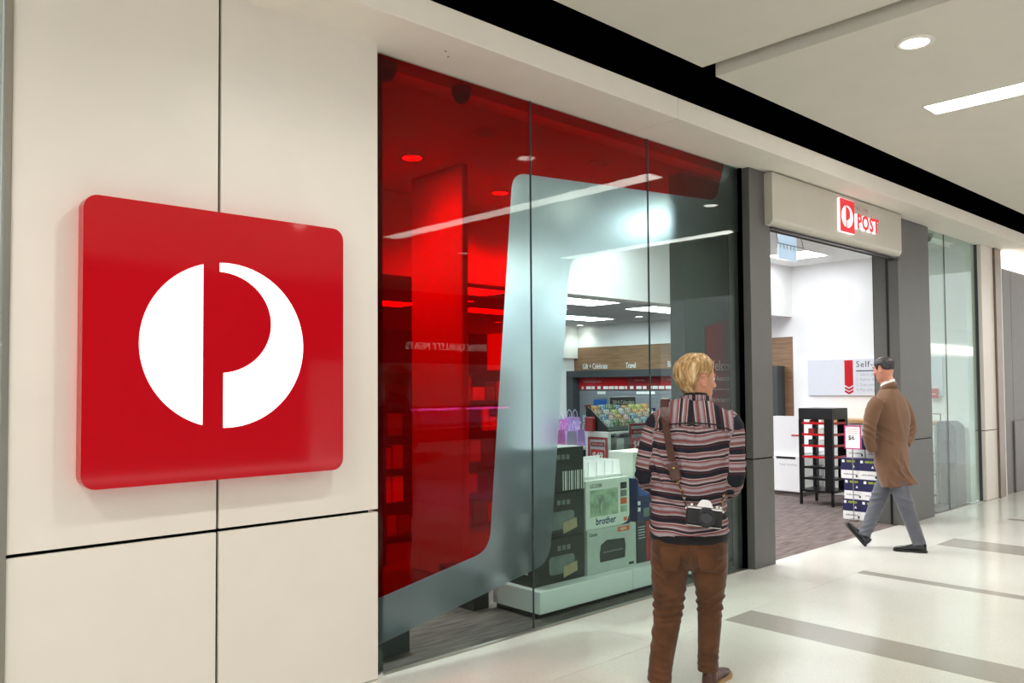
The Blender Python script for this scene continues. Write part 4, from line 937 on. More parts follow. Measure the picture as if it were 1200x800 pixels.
def hair_shell(region, thick, zr, n=96, m=44, groove=None):
    """thin closed cap over the scalp: region(th,z) gives cover 0..1"""
    vs = []; fs = []; zz = np.linspace(zr[0], zr[1], m); idx = {}
    keep = lambda i, k: region(2*math.pi*(k % n)/n, zz[i]) > 0
    for i in range(m):
        for k in range(n):
            th = 2*math.pi*k/n; c = max(0, min(1, region(th, zz[i]))); g = groove(th, zz[i]) if groove else 0
            idx[i, k, 1] = len(vs); vs.append(head_pt(th, zz[i], .001 + thick(th, zz[i])*c**.5 + g*c)); idx[i, k, 0] = len(vs); vs.append(head_pt(th, zz[i], -.006))
    F = set()
    for i in range(m-1):
        for k in range(n):
            if keep(i, k) and keep(i+1, k) and keep(i, k+1) and keep(i+1, k+1): F.add((i, k))
    for i, k in F:
        k2 = (k+1) % n
        fs.append((idx[i, k, 1], idx[i, k2, 1], idx[i+1, k2, 1], idx[i+1, k, 1])); fs.append((idx[i, k, 0], idx[i+1, k, 0], idx[i+1, k2, 0], idx[i, k2, 0]))
        if (i-1, k) not in F: fs.append((idx[i, k, 0], idx[i, k2, 0], idx[i, k2, 1], idx[i, k, 1]))
        if (i+1, k) not in F and i+1 < m-1: fs.append((idx[i+1, k, 1], idx[i+1, k2, 1], idx[i+1, k2, 0], idx[i+1, k, 0]))
        if (i, (k-1) % n) not in F: fs.append((idx[i, k, 0], idx[i, k, 1], idx[i+1, k, 1], idx[i+1, k, 0]))
        if (i, k2) not in F: fs.append((idx[i, k2, 1], idx[i, k2, 0], idx[i+1, k2, 0], idx[i+1, k2, 1]))
    if zr[1] >= .118: fs.append(tuple(idx[m-1, k, 1] for k in range(n)))
    return vs, fs
def raw(name, solid, parent, m, smooth=True):
    mb = MB(); mb.add(solid[0], solid[1], smooth); return mb.build(name, m, parent)
def hand_solids(w, fwd, palm, s, k=1.):
    """open, loosely curled hand: wrist w, direction of the fingers, palm normal, s=+1 right / -1 left"""
    w = Vector(w); f = Vector(fwd).normalized(); p = Vector(palm).normalized(); a = f.cross(p).normalized()*s
    S = [loft([tuple(w - f*.01)+(.026, .018), tuple(w+f*.03)+(.036, .016), tuple(w+f*.075)+(.040, .014), tuple(w+f*.088)+(.036, .011)], tuple(a), 3, 14)]
    for i, (o, L) in enumerate(((-.030, .068), (-.010, .078), (.010, .073), (.029, .056))):
        b = w+f*.082+a*o; q = b+f*L*.5+p*L*.12; e = b+f*L*.9+p*L*.38
        S.append(limb([tuple(b)+(.0090,), tuple(q)+(.0085,), tuple(e)+(.0072,)], 3, 8))
    b = w+f*.02-a*.030; S.append(limb([tuple(b)+(.013,), tuple(b-a*.025+f*.03+p*.008)+(.0105,), tuple(b-a*.032+f*.06+p*.018)+(.0085,)], 3, 8))
    return S
def skin_mat(name, c1, c2):
    m = mat(name, c1, .5, var=.07, scale=25, bump=.05, bscale=300); b = m.node_tree.nodes['Principled BSDF']
    b.inputs['Subsurface Weight'].default_value = .12; b.inputs['Subsurface Radius'].default_value = (.02, .008, .004); return m
skin_mat('skin_fair', 'c98f74', ''); skin_mat('skin_ruddy', 'cf8f78', '')
mat('eye_white', 'e6e0d8', .2, var=.02); mat('iris', '3c5560', .2); mat('brow_fair', '9a7748', .8); mat('brow_grey', '6a5f58', .8)
def hair_mat(name, c1, c2, c3, sc):
    m = bpy.data.materials.new(name); m.use_nodes = True; nt = m.node_tree; b = nt.nodes['Principled BSDF']
    at = nd(nt, 'ShaderNodeTexCoord'); mp = nd(nt, 'ShaderNodeMapping'); mp.inputs['Scale'].default_value = sc; nt.links.new(at.outputs['Object'], mp.inputs[0])
    n = nd(nt, 'ShaderNodeTexNoise'); n.inputs['Scale'].default_value = 1; n.inputs['Detail'].default_value = 5; n.inputs['Distortion'].default_value = .15; nt.links.new(mp.outputs[0], n.inputs['Vector'])
    cr = nd(nt, 'ShaderNodeValToRGB'); e = cr.color_ramp.elements; e[0].position = .32; e[0].color = lin(c1); e[1].position = .68; e[1].color = lin(c3); q = e.new(.5); q.color = lin(c2)
    nt.links.new(n.outputs['Fac'], cr.inputs[0]); nt.links.new(cr.outputs[0], b.inputs['Base Color']); b.inputs['Roughness'].default_value = .45
    bp = nd(nt, 'ShaderNodeBump'); bp.inputs['Strength'].default_value = .35; bp.inputs['Distance'].default_value = .003; nt.links.new(n.outputs['Fac'], bp.inputs['Height']); nt.links.new(bp.outputs[0], b.inputs['Normal'])
    MATS[name] = m; return m
hair_mat('hair_blond', '7d6138', 'b08c5a', 'dcc49c', (55, 55, 7)); hair_mat('hair_dark', '17161a', '2a282c', '55525a', (160, 160, 40))
def cloth(name, c, rough=.85, var=.1, scale=10, bump=.25, bscale=500):
    m = mat(name, c, rough, var=var, scale=scale, bump=bump, bscale=bscale, spec=.25); m.node_tree.nodes['Principled BSDF'].inputs['Sheen Weight'].default_value = .15; return m
cloth('trouser_brown', '54351f', var=.28); cloth('coat_camel', '715441', var=.07, scale=6); cloth('trouser_grey', '5b5d66', .7, var=.08); cloth('black_knit', '141416'); cloth('shirt_white', 'd9d6d2', .7)  # strong mottling of trouser_brown stands in for the shading of its folds
mat('leather_brown', '4a2c22', .45, var=.15, scale=30, bump=.1); mat('leather_black', '12161a', .22, var=.1); mat('sole_tan', 'a0835a', .7, var=.15); mat('shoe_maroon', '4b2b30', .6, var=.15); mat('sole_black', '0d0d0e', .5)
mat('chrome', 'c9c6c0', .22, .9, var=.03); mat('brass', 'c9a45a', .3, .9, var=.05); mat('camera_black', '121214', .55, var=.15, scale=60, bump=.2, bscale=400); mat('lens_glass', '0a0a10', .05, var=0)
def stripe_mat():
    m = bpy.data.materials.new('striped_flannel'); m.use_nodes = True; nt = m.node_tree; b = nt.nodes['Principled BSDF']
    a = nd(nt, 'ShaderNodeAttribute'); a.attribute_name = 'stripe'
    fr = nd(nt, 'ShaderNodeMath', operation='FRACT'); nt.links.new(a.outputs['Fac'], fr.inputs[0])
    cr = nd(nt, 'ShaderNodeValToRGB'); cr.color_ramp.interpolation = 'CONSTANT'
    st = [(0, '25272f'), (.17, '5a2c2c'), (.20, '2b2d36'), (.27, 'b9adae'), (.31, '8e767b'), (.37, '86403c'), (.42, '806b71'), (.47, 'aa9da1'), (.56, '95828a'), (.61, '8a4540'), (.66, 'bdb2b3'), (.69, '2a2c35'), (.76, '6a3a38'), (.79, 'b6abad'), (.85, '8a7479'), (.91, '8c4a44'), (.95, 'b9aeb0'), (.98, '7a5a5c')]
    e = cr.color_ramp.elements; e[0].position = 0; e[0].color = lin(st[0][1]); e[1].position = st[1][0]; e[1].color = lin(st[1][1])
    for p, c in st[2:]: q = e.new(p); q.color = lin(c)
    nt.links.new(fr.outputs[0], cr.inputs[0])
    tc = nd(nt, 'ShaderNodeTexCoord'); n = nd(nt, 'ShaderNodeTexNoise'); n.inputs['Scale'].default_value = 260; nt.links.new(tc.outputs['Object'], n.inputs['Vector'])
    mx = nd(nt, 'ShaderNodeMix', data_type='RGBA', blend_type='MULTIPLY'); mx.inputs['Factor'].default_value = .35
    nt.links.new(cr.outputs[0], mx.inputs['A']); nt.links.new(n.outputs['Fac'], mx.inputs['B'])
    nt.links.new(mx.outputs['Result'], b.inputs['Base Color']); b.inputs['Roughness'].default_value = .9; b.inputs['Specular IOR Level'].default_value = .2
    bp = nd(nt, 'ShaderNodeBump'); bp.inputs['Strength'].default_value = .25; bp.inputs['Distance'].default_value = .002; nt.links.new(n.outputs['Fac'], bp.inputs['Height']); nt.links.new(bp.outputs[0], b.inputs['Normal'])
    MATS['striped_flannel'] = m
stripe_mat()
def shoe(parent, heel, toe, pitch_up, mat_up, mat_sole, w=.047, length=.285, laces=None, k=1.):
    """low shoe from heel point to toe direction; heel on the ground"""
    d = Vector((toe[0]-heel[0], toe[1]-heel[1], 0)).normalized(); s = Vector((d.y, -d.x, 0))
    M = Matrix(((s.x, d.x, 0, heel[0]), (s.y, d.y, 0, heel[1]), (0, 0, 1, heel[2]), (0, 0, 0, 1))) @ Matrix.Rotation(pitch_up, 4, 'X')
    T = lambda S: ([M @ (Vector(v)*k) for v in S[0]], S[1])
    prof = [(0, -.01), (.6, .0), (.9, .03), (.92, .08), (.80, .13), (.92, .19), (.98, .23), (.80, .265), (.45, .285), (0, .29)]
    L = [(w*a, y) for a, y in prof] + [(-w*a, y) for a, y in prof[::-1]]
    b = MB(); b.prism(L, 0, .022, 'z'); h = MB(); 
    so = MB(); so.add([M @ (Vector(v)*k) for v in b.v], b.f); so.build('sole', mat_sole, parent)
    up = [loft([(0, .03, .022, w*.86, .035), (0, .035, .06, w*.80, .036), (0, .04, .095, w*.72, .036)], (1, 0, 0), 3, 20),
          loft([(0, .0, .045, w*.5, .03), (0, .06, .05, w*.78, .034), (0, .13, .045, w*.76, .030), (0, .19, .036, w*.86, .021), (0, .25, .03, w*.70, .015), (0, .282, .026, w*.35, .009)], (1, 0, 0), 4, 20)]
    o = fuse('upper', [T(u) for u in up], .005, 3, parent, mat_up)
    if laces:
        for i in range(4):
            y = .095+i*.02; z = .088-i*.010
            p = [M @ (Vector((x, y, z - abs(x)*.25 + .003))*k) for x in (-.022, 0, .022)]
            MB().tube(p, .0025, 6).build('lace', laces, o)
    return o
# -------------------------------------------------------------- man in the striped shirt
p1 = thing('person', 'man in a striped flannel shirt and brown trousers seen from behind, head turned right', 'person', (3.697, -1.248, 0), math.radians(-54.62))
torso1 = [(.032, 0, .822, .206, .150), (.029, 0, .92, .199, .136), (.030, 0, 1.05, .198, .132), (.033, 0, 1.18, .204, .136), (.046, 0, 1.30, .212, .140), (.058, 0, 1.38, .215, .132), (.066, .0, 1.44, .205, .114), (.070, .005, 1.487, .158, .094), (.074, .01, 1.52, .092, .078)]
armL1 = [(-.075, 0, 1.440, .062), (-.120, -.005, 1.378, .078), (-.165, -.015, 1.26, .066), (-.188, -.02, 1.14, .060), (-.172, .06, 1.08, .054), (-.13, .16, 1.06, .046), (-.09, .22, 1.07, .040)]
armR1 = [(.208, 0, 1.442, .062), (.245, -.005, 1.378, .078), (.260, -.015, 1.26, .066), (.263, -.02, 1.13, .060), (.245, .06, 1.055, .056), (.20, .16, 1.03, .046), (.15, .22, 1.05, .040)]
legL1 = [(-.072, 0, .74, .100), (-.072, .005, .64, .101), (-.077, .0, .54, .090), (-.082, -.01, .43, .079), (-.094, -.035, .33, .071), (-.112, -.065, .22, .065), (-.127, -.09, .12, .062), (-.131, -.10, .06, .064)]
legR1 = [(.132, .01, .74, .100), (.133, .02, .64, .097), (.137, .03, .54, .082), (.134, .035, .45, .068), (.132, .035, .35, .063), (.126, .04, .24, .058), (.121, .045, .15, .055), (.121, .05, .09, .057)]
def ell(L, side=(1, 0, 0), d=1.05): return loft([(x, y, z, r, r*d) for x, y, z, r in L], side, 4, 24, 2.15)
shrink = lambda L, s: [tuple(q[:3]) + tuple(max(.02, v-s) for v in q[3:]) for q in L]
hd1, HM1 = place(face_solids(), Vector((.083, .012, 1.630)), math.radians(58), math.radians(3))
body1 = hd1 + [loft([(.072, .0, 1.44, .07, .07), (.076, .004, 1.52, .058, .060), (.080, .012, 1.57, .053, .058), (.082, .016, 1.62, .050, .055)], (1, 0, 0), 4, 22), loft(shrink(torso1, .022), (1, 0, 0), 4, 24),
               limb(shrink(armL1, .020)), limb(shrink(armR1, .020)), loft([(.030, 0, .73, .12, .08), (.030, 0, .80, .15, .10), (.030, 0, .90, .155, .105)], (1, 0, 0), 3, 24), limb(shrink(legL1, .022)), limb(shrink(legR1, .018))]
body1 += hand_solids((-.082, .235, 1.072), (.5, .8, .15), (.6, -.1, -.6), -1) + hand_solids((.142, .235, 1.052), (-.5, .8, .15), (-.6, -.1, -.6), 1)
fuse('body', body1, .0048, 3, p1, 'skin_fair', smf=.45)
for s in (-1, 1):
    e = raw('eye', ball(HM1 @ Vector((s*.031, .078, .012)), (.012, .012, .012), 10), p1, 'eye_white')
    raw('iris', ball(HM1 @ Vector((s*.031, .0855, .012)), (.0055, .0055, .0055), 8), e, 'iris')
    raw('eyebrow', limb([tuple(HM1 @ Vector(q))+(.0035,) for q in ((s*.016, .0925, .033), (s*.034, .0925, .039), (s*.053, .079, .033))], 3, 8), p1, 'brow_fair')
def reg1(th, z):
    a = abs((th+math.pi) % (2*math.pi) - math.pi); d = math.degrees(a)          # 0 front, 180 back
    lo = np.interp(d, [0, 35, 55, 66, 74, 81, 87, 108, 117, 132, 180], [.100, .096, .084, .062, .018, .008, .036, .034, -.035, -.082, -.094])
    return min(1, (z-lo)/(.05 if d > 50 else .035))
gro = lambda th, z: .0015*math.sin(th*17 + 40*z + .8*math.sin(th*5+z*24)) + .0009*math.sin(th*41 + 70*z)
def thk1(th, z):
    d = math.degrees(abs((th+math.pi) % (2*math.pi) - math.pi)); up = max(0, min(1, (z-.03)/.06)); side = math.exp(-((d-82)/34)**2)*(1-up)
    front = max(0, 1-d/75)
    return (.008 + .018*max(0, min(1, (z+.09)/.10)))*(1-.72*side)*(1-.55*front)
h1 = hair_shell(reg1, thk1, (-.095, .1185), 140, 60, gro)
raw('hair', ([HM1 @ Vector(v) for v in h1[0]], h1[1]), p1, 'hair_blond')
lk = MB(); rs = random.Random(4)
for i in range(60):                                                     # loose locks over the crown and down the nape
    th = math.radians(rs.uniform(60, 300)); z0 = rs.uniform(-.02, .112); P = []
    dth = math.radians(rs.uniform(14, 22))
    for j in range(5):
        z = z0 - j*.017; t2 = th + dth*j/4
        if reg1(t2, z) <= 0: break
        P.append(HM1 @ Vector(head_pt(t2, z, .001 + thk1(t2, z) + (-.001, .0018, .002, .001, -.001)[j])))
    if len(P) > 2: lk.tube(P, [.0010, .0032, .0034, .0026, .0006][:len(P)], 6)
tag(lk.build('loose_locks', 'hair_blond', p1), kind='stuff')
f1 = folds([(c_, r_, k_, l_, a_*1.7, d_) for c_, r_, k_, l_, a_, d_ in [((.03, 0, 1.0), (.25, .2, .12), (.35, 0, 1), .075, .0045, 1), ((.15, -.1, 1.02), (.12, .1, .12), (.8, 0, .7), .06, .005, 2), ((.06, -.1, 1.36), (.1, .1, .12), (1, 0, .12), .045, .003, 3), ((-.10, -.1, 1.3), (.08, .1, .15), (1, 0, .35), .05, .003, 9),
            ((-.18, 0, 1.12), (.09, .15, .10), (.2, .6, 1), .042, .005, 4), ((.25, 0, 1.10), (.09, .15, .12), (-.2, .6, 1), .042, .005, 5), ((.25, 0, 1.30), (.08, .1, .1), (.5, 0, 1), .05, .003, 7), ((.03, 0, .86), (.25, .2, .06), (.15, 0, 1), .05, .004, 6), ((-.08, -.1, 1.18), (.1, .1, .12), (1, 0, .25), .045, .003, 43), ((.16, -.1, 1.22), (.1, .1, .14), (-.8, 0, .6), .055, .003, 44)]])
def along(P, L):
    best = np.full(len(P), 9.); s_at = np.zeros(len(P)); acc = 0
    for a, b in zip(L, L[1:]):
        A, B = np.array(a[:3]), np.array(b[:3]); d = B-A; l = np.linalg.norm(d); t = np.clip(((P-A)@d)/l**2, 0, 1)
        ds = np.linalg.norm(P-(A+t[:, None]*d), axis=1)/(a[3]+(b[3]-a[3])*t); m_ = ds < best; best[m_] = ds[m_]; s_at[m_] = acc + (t*l)[m_]; acc += l
    return best, s_at
def attr1(P):
    dl, sl = along(P, armL1); dr, sr_ = along(P, armR1)
    out = (P[:, 2] - .10*np.clip(np.abs(P[:, 0]-.04), 0, .25)**1.3 + .008*wob(P, 9, 8) + .004*wob(P, 22, 9))/.126
    T = np.array(torso1); g = lambda c: np.interp(P[:, 2], T[:, 2], T[:, c]); dt = (np.abs((P[:, 0]-g(0))/g(3))**2.5 + np.abs(P[:, 1]/g(4))**2.5)**.4
    arml = (dl < dt) & (P[:, 0] < -.10); armr = (dr < dt) & (P[:, 0] > .2)
    out = np.where(arml, (1.46-sl)/.126 + .1, out); out = np.where(armr, (1.46-sr_)/.126+.1, out)
    yoke = (P[:, 2] > 1.405 - .05*np.abs(P[:, 0]-.05)/.2 + .0) & (P[:, 0] > -.135) & (P[:, 0] < .262)
    return {'stripe': np.where(yoke, (P[:, 0]-.03+.10*(P[:, 2]-1.42)*np.sign(P[:, 0]-.06))/.145, out)}
shirt = fuse('shirt', [loft(torso1, (1, 0, 0), 5, 32, 2.5), ell(armL1), ell(armR1)], .0055, 4, p1, 'striped_flannel', f1, attr1)
MB().tube([(-.135, -.112, 1.372), (-.05, -.131, 1.402), (.06, -.134, 1.41), (.17, -.128, 1.400), (.255, -.100, 1.368)], .0035, 6).build('yoke_seam', 'black_knit', shirt)
# collar and dark tee at the neck, shirt tail
def band(c, a, b, h0, h1, fl, m, name, parent, n=40, th=.006, dip=0., a0=0, a1=360, rake=0.):
    vs = []; fs = []
    for k in range(n+1):
        t = math.radians(a0 + (a1-a0)*k/n); cs, sn = math.cos(t), math.sin(t); dz = rake*sn
        for (r, z) in ((0, h0), (fl, h1+dip*sn), (fl-th, h1+dip*sn), (-th, h0)): vs.append((c[0]+(a+r)*cs, c[1]+(b+r)*sn, z+dz))
    for k in range(n):
        for q in range(4): fs.append((k*4+q, (k+1)*4+q, (k+1)*4+(q+1) % 4, k*4+(q+1) % 4))
    fs += [(0, 1, 2, 3), tuple(n*4+q for q in (3, 2, 1, 0))]
    return raw(name, (vs, fs), parent, m)
cl = band((.074, .004), .080, .080, 1.498, 1.542, -.003, 'striped_flannel', 'collar', shirt, rake=-.012)
a_ = cl.data.attributes.new('stripe', 'FLOAT', 'POINT'); a_.data.foreach_set('value', [v.co.x/.07 + .2 for v in cl.data.vertices])
band((.076, .006), .071, .072, 1.51, 1.556, -.006, 'black_knit', 'undershirt', p1, rake=-.010)
band((.031, 0), .207, .150, .782, .826, .003, 'black_knit', 'shirt_tail', p1, rake=.0)
f2 = folds([(c_, r_, k_, l_, a_*1.05, d_) for c_, r_, k_, l_, a_, d_ in [((-.08, -.06, .47), (.12, .14, .07), (.55, 0, 1), .045, .005, 11), ((-.09, -.06, .42), (.12, .14, .06), (-.3, 0, 1), .036, .005, 41), ((.135, -.03, .47), (.10, .14, .07), (-.6, 0, 1), .045, .005, 12), ((.135, -.03, .43), (.10, .14, .05), (.25, 0, 1), .033, .005, 42), ((-.13, -.08, .10), (.1, .12, .06), (.1, 0, 1), .035, .0045, 13), ((.12, .0, .13), (.1, .12, .06), (0, 0, 1), .034, .0045, 14),
            ((-.08, -.08, .62), (.12, .12, .10), (.7, 0, 1), .06, .0045, 15), ((.12, -.08, .63), (.12, .12, .10), (-.8, 0, 1), .06, .004, 16), ((-.1, -.05, .28), (.1, .1, .14), (.5, 0, 1), .07, .003, 17), ((.125, 0, .30), (.1, .1, .12), (.6, 0, 1), .07, .003, 18)]])
tr1 = fuse('trousers', [loft([(.030, 0, .625, .05, .05), (.030, 0, .665, .14, .10), (.030, 0, .72, .199, .140), (.030, 0, .80, .196, .137), (.030, 0, .87, .180, .122)], (1, 0, 0), 4, 32, 2.5), ell(legL1, d=1.1), ell(legR1, d=1.1)], .0055, 4, p1, 'trouser_brown', f2)
for s, x in ((-1, -.065), (1, .125)): raw('back_pocket', loft([(x, -.136, .765, .052, .003), (x, -.141, .70, .050, .003), (x, -.134, .645, .036, .003)], (1, 0, 0), 3, 16, 6), tr1, 'trouser_brown')
MB().tube([(.032, -.146, .79), (.032, -.148, .73), (.033, -.135, .675)], .003, 6).build('seat_seam', 'trouser_brown', tr1)
shoe(p1, (-.133, -.135, .0), (-.15, .2, 0), 0, 'shoe_maroon', 'sole_tan', .050, laces='shirt_white')
shoe(p1, (.115, .005, .0), (.20, .2, 0), 0, 'leather_brown', 'sole_tan', .048, laces='print_orange')
# -------------------------------------------------------------- the camera on its strap
fc = thing('film_camera', 'black and silver film camera hanging at the man\'s right hip on a brown leather strap', 'camera', (3.697, -1.248, 0), math.radians(-54.62))
TI = np.array(torso1)
def back_y(x, z, off=.006):
    c = np.interp(z, TI[:, 2], TI[:, 0]); a = np.interp(z, TI[:, 2], TI[:, 3]); b = np.interp(z, TI[:, 2], TI[:, 4])
    u = min(.97, abs(x-c)/a); return -b*(1-u**2.5)**(1/2.5) - off
def ribbon(P, w, th, m, name, parent, bulge=0.):
    vs = []; fs = []; n = len(P); P = [Vector(p) for p in P]
    for i, p in enumerate(P):
        t = (P[min(i+1, n-1)]-P[max(i-1, 0)]).normalized()
        ctr = Vector((.03, 0, p.z)); out = (p-ctr); out.z = 0
        if p.z > 1.44: out = Vector((0, -.25 if p.y < 0 else .25, 1))
        out = (out - t*out.dot(t)).normalized(); s = t.cross(out)
        ww = w[i] if isinstance(w, list) else w
        for a, b in ((-1, 0), (1, 0), (1, 1), (-1, 1)): vs.append(p + s*a*ww/2 + out*b*th)
    for i in range(n-1):
        for q in range(4): fs.append((i*4+q, i*4+(q+1) % 4, (i+1)*4+(q+1) % 4, (i+1)*4+q))
    fs += [(3, 2, 1, 0), tuple(4*(n-1)+q for q in range(4))]
    return raw(name, (vs, fs), parent, m, False)
ZX = [(1.215, -.050), (1.26, -.058), (1.31, -.067), (1.36, -.075), (1.405, -.082), (1.44, -.087)]
sp = [(x, back_y(x, z, .016+.024*max(0, min(1, (z-1.30)/.1))), z) for z, x in ZX] + [(-.090, -.100, 1.487), (-.088, -.045, 1.526), (-.084, .01, 1.532), (-.077, .080, 1.506), (-.065, .13, 1.46), (-.05, .155, 1.42), (.0, .176, 1.33), (.10, .172, 1.22), (.18, .145, 1.14), (.2, .12, 1.115)]
ribbon(sp, .042, .004, 'leather_brown', 'strap', fc)
px_, pz_ = -.043, 1.165
py_ = back_y(px_, pz_, .022)
def tilt_box(c, w, h, d, ang, m, name, parent, bev=.006):
    b = MB(); b.box(-w/2, w/2, -d/2, d/2, -h/2, h/2, bev); M = Matrix.Translation(c) @ Matrix.Rotation(ang, 4, 'Y'); o = MB(); o.add([M @ Vector(v) for v in b.v], b.f); return o.build(name, m, parent)
po = tilt_box(Vector((px_+.004, py_-.008, pz_-.012)), .056, .085, .016, -.25, 'leather_brown', 'pouch', fc)
tilt_box(Vector((px_-.006, py_-.018, pz_+.022)), .060, .036, .005, -.25, 'leather_brown', 'flap', po, .002)
raw('snap', ball((px_+.0, py_-.022, pz_+.012), (.006, .003, .006), 8), po, 'brass')
z2 = [(-.028, 1.112), (-.010, 1.07), (.004, 1.03), (.014, .995), (.020, .972)]
MB().tube([(x, back_y(x, z, .015), z) for x, z in z2], .0045, 8).build('thin_strap', 'leather_brown', fc)
MB().tube([(.188, back_y(.188, .965, .018), .965), (.200, back_y(.200, 1.0, .018), 1.0), (.212, back_y(.212, 1.04, .024), 1.04)], .0045, 8).build('thin_strap', 'leather_brown', fc)
for x, z in ((-.022, 1.10), (-.008, 1.065), (.008, 1.022), (.200, 1.0), (.208, 1.03)):
    y = back_y(x, z, .022); MB().tube([(x-.007, y, z+.005), (x, y-.002, z-.005), (x+.007, y, z+.006)], .0028, 6).build('hook', 'brass' if x < .1 and z > 1.05 or x > .1 else 'chrome', fc)
cx_, cz_, ca = .106, .935, .10          # camera body, tipped a little
cyy = back_y(.108, .92, .044)
def cpart(fn, m, name, parent=fc):
    b = MB(); fn(b); M = Matrix.Translation((cx_, cyy, cz_)) @ Matrix.Rotation(ca, 4, 'Y') @ Matrix.Rotation(math.radians(-6), 4, 'X'); o = MB(); o.v = [tuple(M @ (Vector(v)*1.16)) for v in b.v]; o.f = b.f; o.sm = b.sm; return o.build(name, m, parent)
cb_ = cpart(lambda b: b.box(-.078, .078, -.022, .022, -.040, .026, .006), 'camera_black', 'body')
cpart(lambda b: b.box(-.076, .076, -.020, .020, .0262, .040, .004), 'chrome', 'top_plate')
cpart(lambda b: b.box(-.077, .077, -.021, .021, -.047, -.0402, .003), 'chrome', 'base_plate')
cpart(lambda b: b.prism([(-.036, .040), (.036, .040), (.022, .066), (.012, .072), (-.012, .072), (-.022, .066)], -.026, .016, 'y'), 'chrome', 'prism_hump')
ln = cpart(lambda b: (b.tube([(.008, -.022, -.004), (.008, -.040, -.004)], [.043, .043], 32), b.tube([(.008, -.040, -.004), (.008, -.078, -.004)], [.040, .039], 32)), 'camera_black', 'lens_barrel')
cpart(lambda b: b.tube([(.008, -.078, -.004), (.008, -.081, -.004)], [.037, .034], 28), 'black_metal', 'lens_rim', ln)
cpart(lambda b: b.tube([(.008, -.081, -.004), (.008, -.0825, -.004)], [.026, .022], 24), 'lens_glass', 'lens_glass', ln)
for x, r in ((-.056, .011), (.052, .012), (.068, .006)): cpart(lambda b: b.tube([(x, 0, .040), (x, 0, .050)], [r, r], 14), 'chrome', 'dial')
for x in (-.080, .080): cpart(lambda b: b.box(x-.004, x+.004, -.005, .005, .022, .034, .002), 'chrome', 'strap_lug')
# -------------------------------------------------------------- man in the camel coat
p2 = thing('person', 'balding man in a camel overcoat and grey trousers striding into the shop entrance', 'person', (8.213, -.433, 0), math.radians(-67.27))
SD = (.5, .866, 0)
coat_t = [(.062, -.01, .605, .150, .128), (.060, -.005, .70, .162, .138), (.054, 0, .84, .172, .142), (.052, 0, .95, .178, .140), (.054, 0, 1.05, .172, .132), (.064, 0, 1.16, .182, .138), (.066, .0, 1.28, .196, .142), (.056, .005, 1.38, .196, .132), (.048, .01, 1.45, .176, .115), (.042, .015, 1.51, .130, .095), (.038, .02, 1.555, .082, .078)]
armL2 = [(-.045, -.125, 1.445, .070), (-.085, -.15, 1.385, .074), (-.118, -.165, 1.29, .067), (-.134, -.17, 1.18, .061), (-.142, -.155, 1.09, .056), (-.128, -.125, 1.01, .052), (-.112, -.10, .965, .046)]
armR2 = [(.135, .15, 1.435, .070), (.172, .155, 1.37, .074), (.210, .145, 1.28, .066), (.228, .13, 1.17, .060), (.215, .10, 1.09, .055), (.178, .06, 1.02, .050)]
legN = [(.075, -.055, .86, .080), (.082, -.058, .76, .080), (.105, -.068, .64, .080), (.150, -.085, .50, .076), (.190, -.078, .37, .067), (.235, -.070, .22, .060), (.268, -.066, .115, .058), (.278, -.066, .075, .060)]
legF = [(.045, .05, .86, .080), (.030, .055, .76, .080), (-.005, .06, .64, .080), (-.060, .06, .50, .075), (-.105, .045, .37, .067), (-.160, .03, .23, .059), (-.198, .015, .145, .056), (-.208, .01, .115, .058)]
hd2, HM2 = place(face_solids(), Vector((.004, .0, 1.752)), math.radians(-56), math.radians(12), 1.02)
body2 = hd2 + [loft([(.042, .015, 1.46, .075, .075), (.036, .012, 1.55, .060, .064), (.030, .008, 1.62, .056, .062), (.018, .004, 1.70, .052, .058)], SD, 4, 22), loft(shrink(coat_t[3:], .03), SD, 4, 24), limb(shrink(armL2, .026)), limb(shrink(armR2, .026)),
               loft([(.06, 0, .74, .13, .10), (.058, 0, .86, .15, .115), (.056, 0, .95, .145, .11)], SD, 3, 24), limb(shrink(legN, .022)), limb(shrink(legF, .022))]
body2 += hand_solids((-.085, -.08, .985), (.35, .3, -1), (.4, .4, .2), -1) + hand_solids((.165, .05, 1.0), (-.1, -.1, -1), (-.4, -.2, .1), 1)
fuse('body', body2, .005, 3, p2, 'skin_ruddy', smf=.45)
for s in (-1, 1):
    e = raw('eye', ball(HM2 @ Vector((s*.031, .078, .012)), (.012, .012, .012), 10), p2, 'eye_white'); raw('iris', ball(HM2 @ Vector((s*.031, .0855, .012)), (.0055, .0055, .0055), 8), e, 'iris')
    raw('eyebrow', limb([tuple(HM2 @ Vector(q))+(.004,) for q in ((s*.016, .0925, .033), (s*.034, .0925, .039), (s*.053, .079, .033))], 3, 8), p2, 'brow_grey')
def reg2(th, z):
    a = abs((th+math.pi) % (2*math.pi) - math.pi); d = math.degrees(a)
    lo = np.interp(d, [0, 62, 74, 80, 95, 108, 130, 180], [.3, .05, .0, -.01, .03, -.01, -.022, -.025]); hi = np.interp(d, [0, 62, 80, 120, 180], [.3, .085, .104, .111, .112])
    return min(1, (z-lo)/.035, (hi-z)/.02)
h2 = hair_shell(reg2, lambda th, z: .008, (-.045, .113), 110, 50, lambda th, z: .0016*math.sin(th*40 + 50*z) + .001*math.sin(th*83))
raw('hair', ([HM2 @ Vector(v) for v in h2[0]], h2[1]), p2, 'hair_dark')
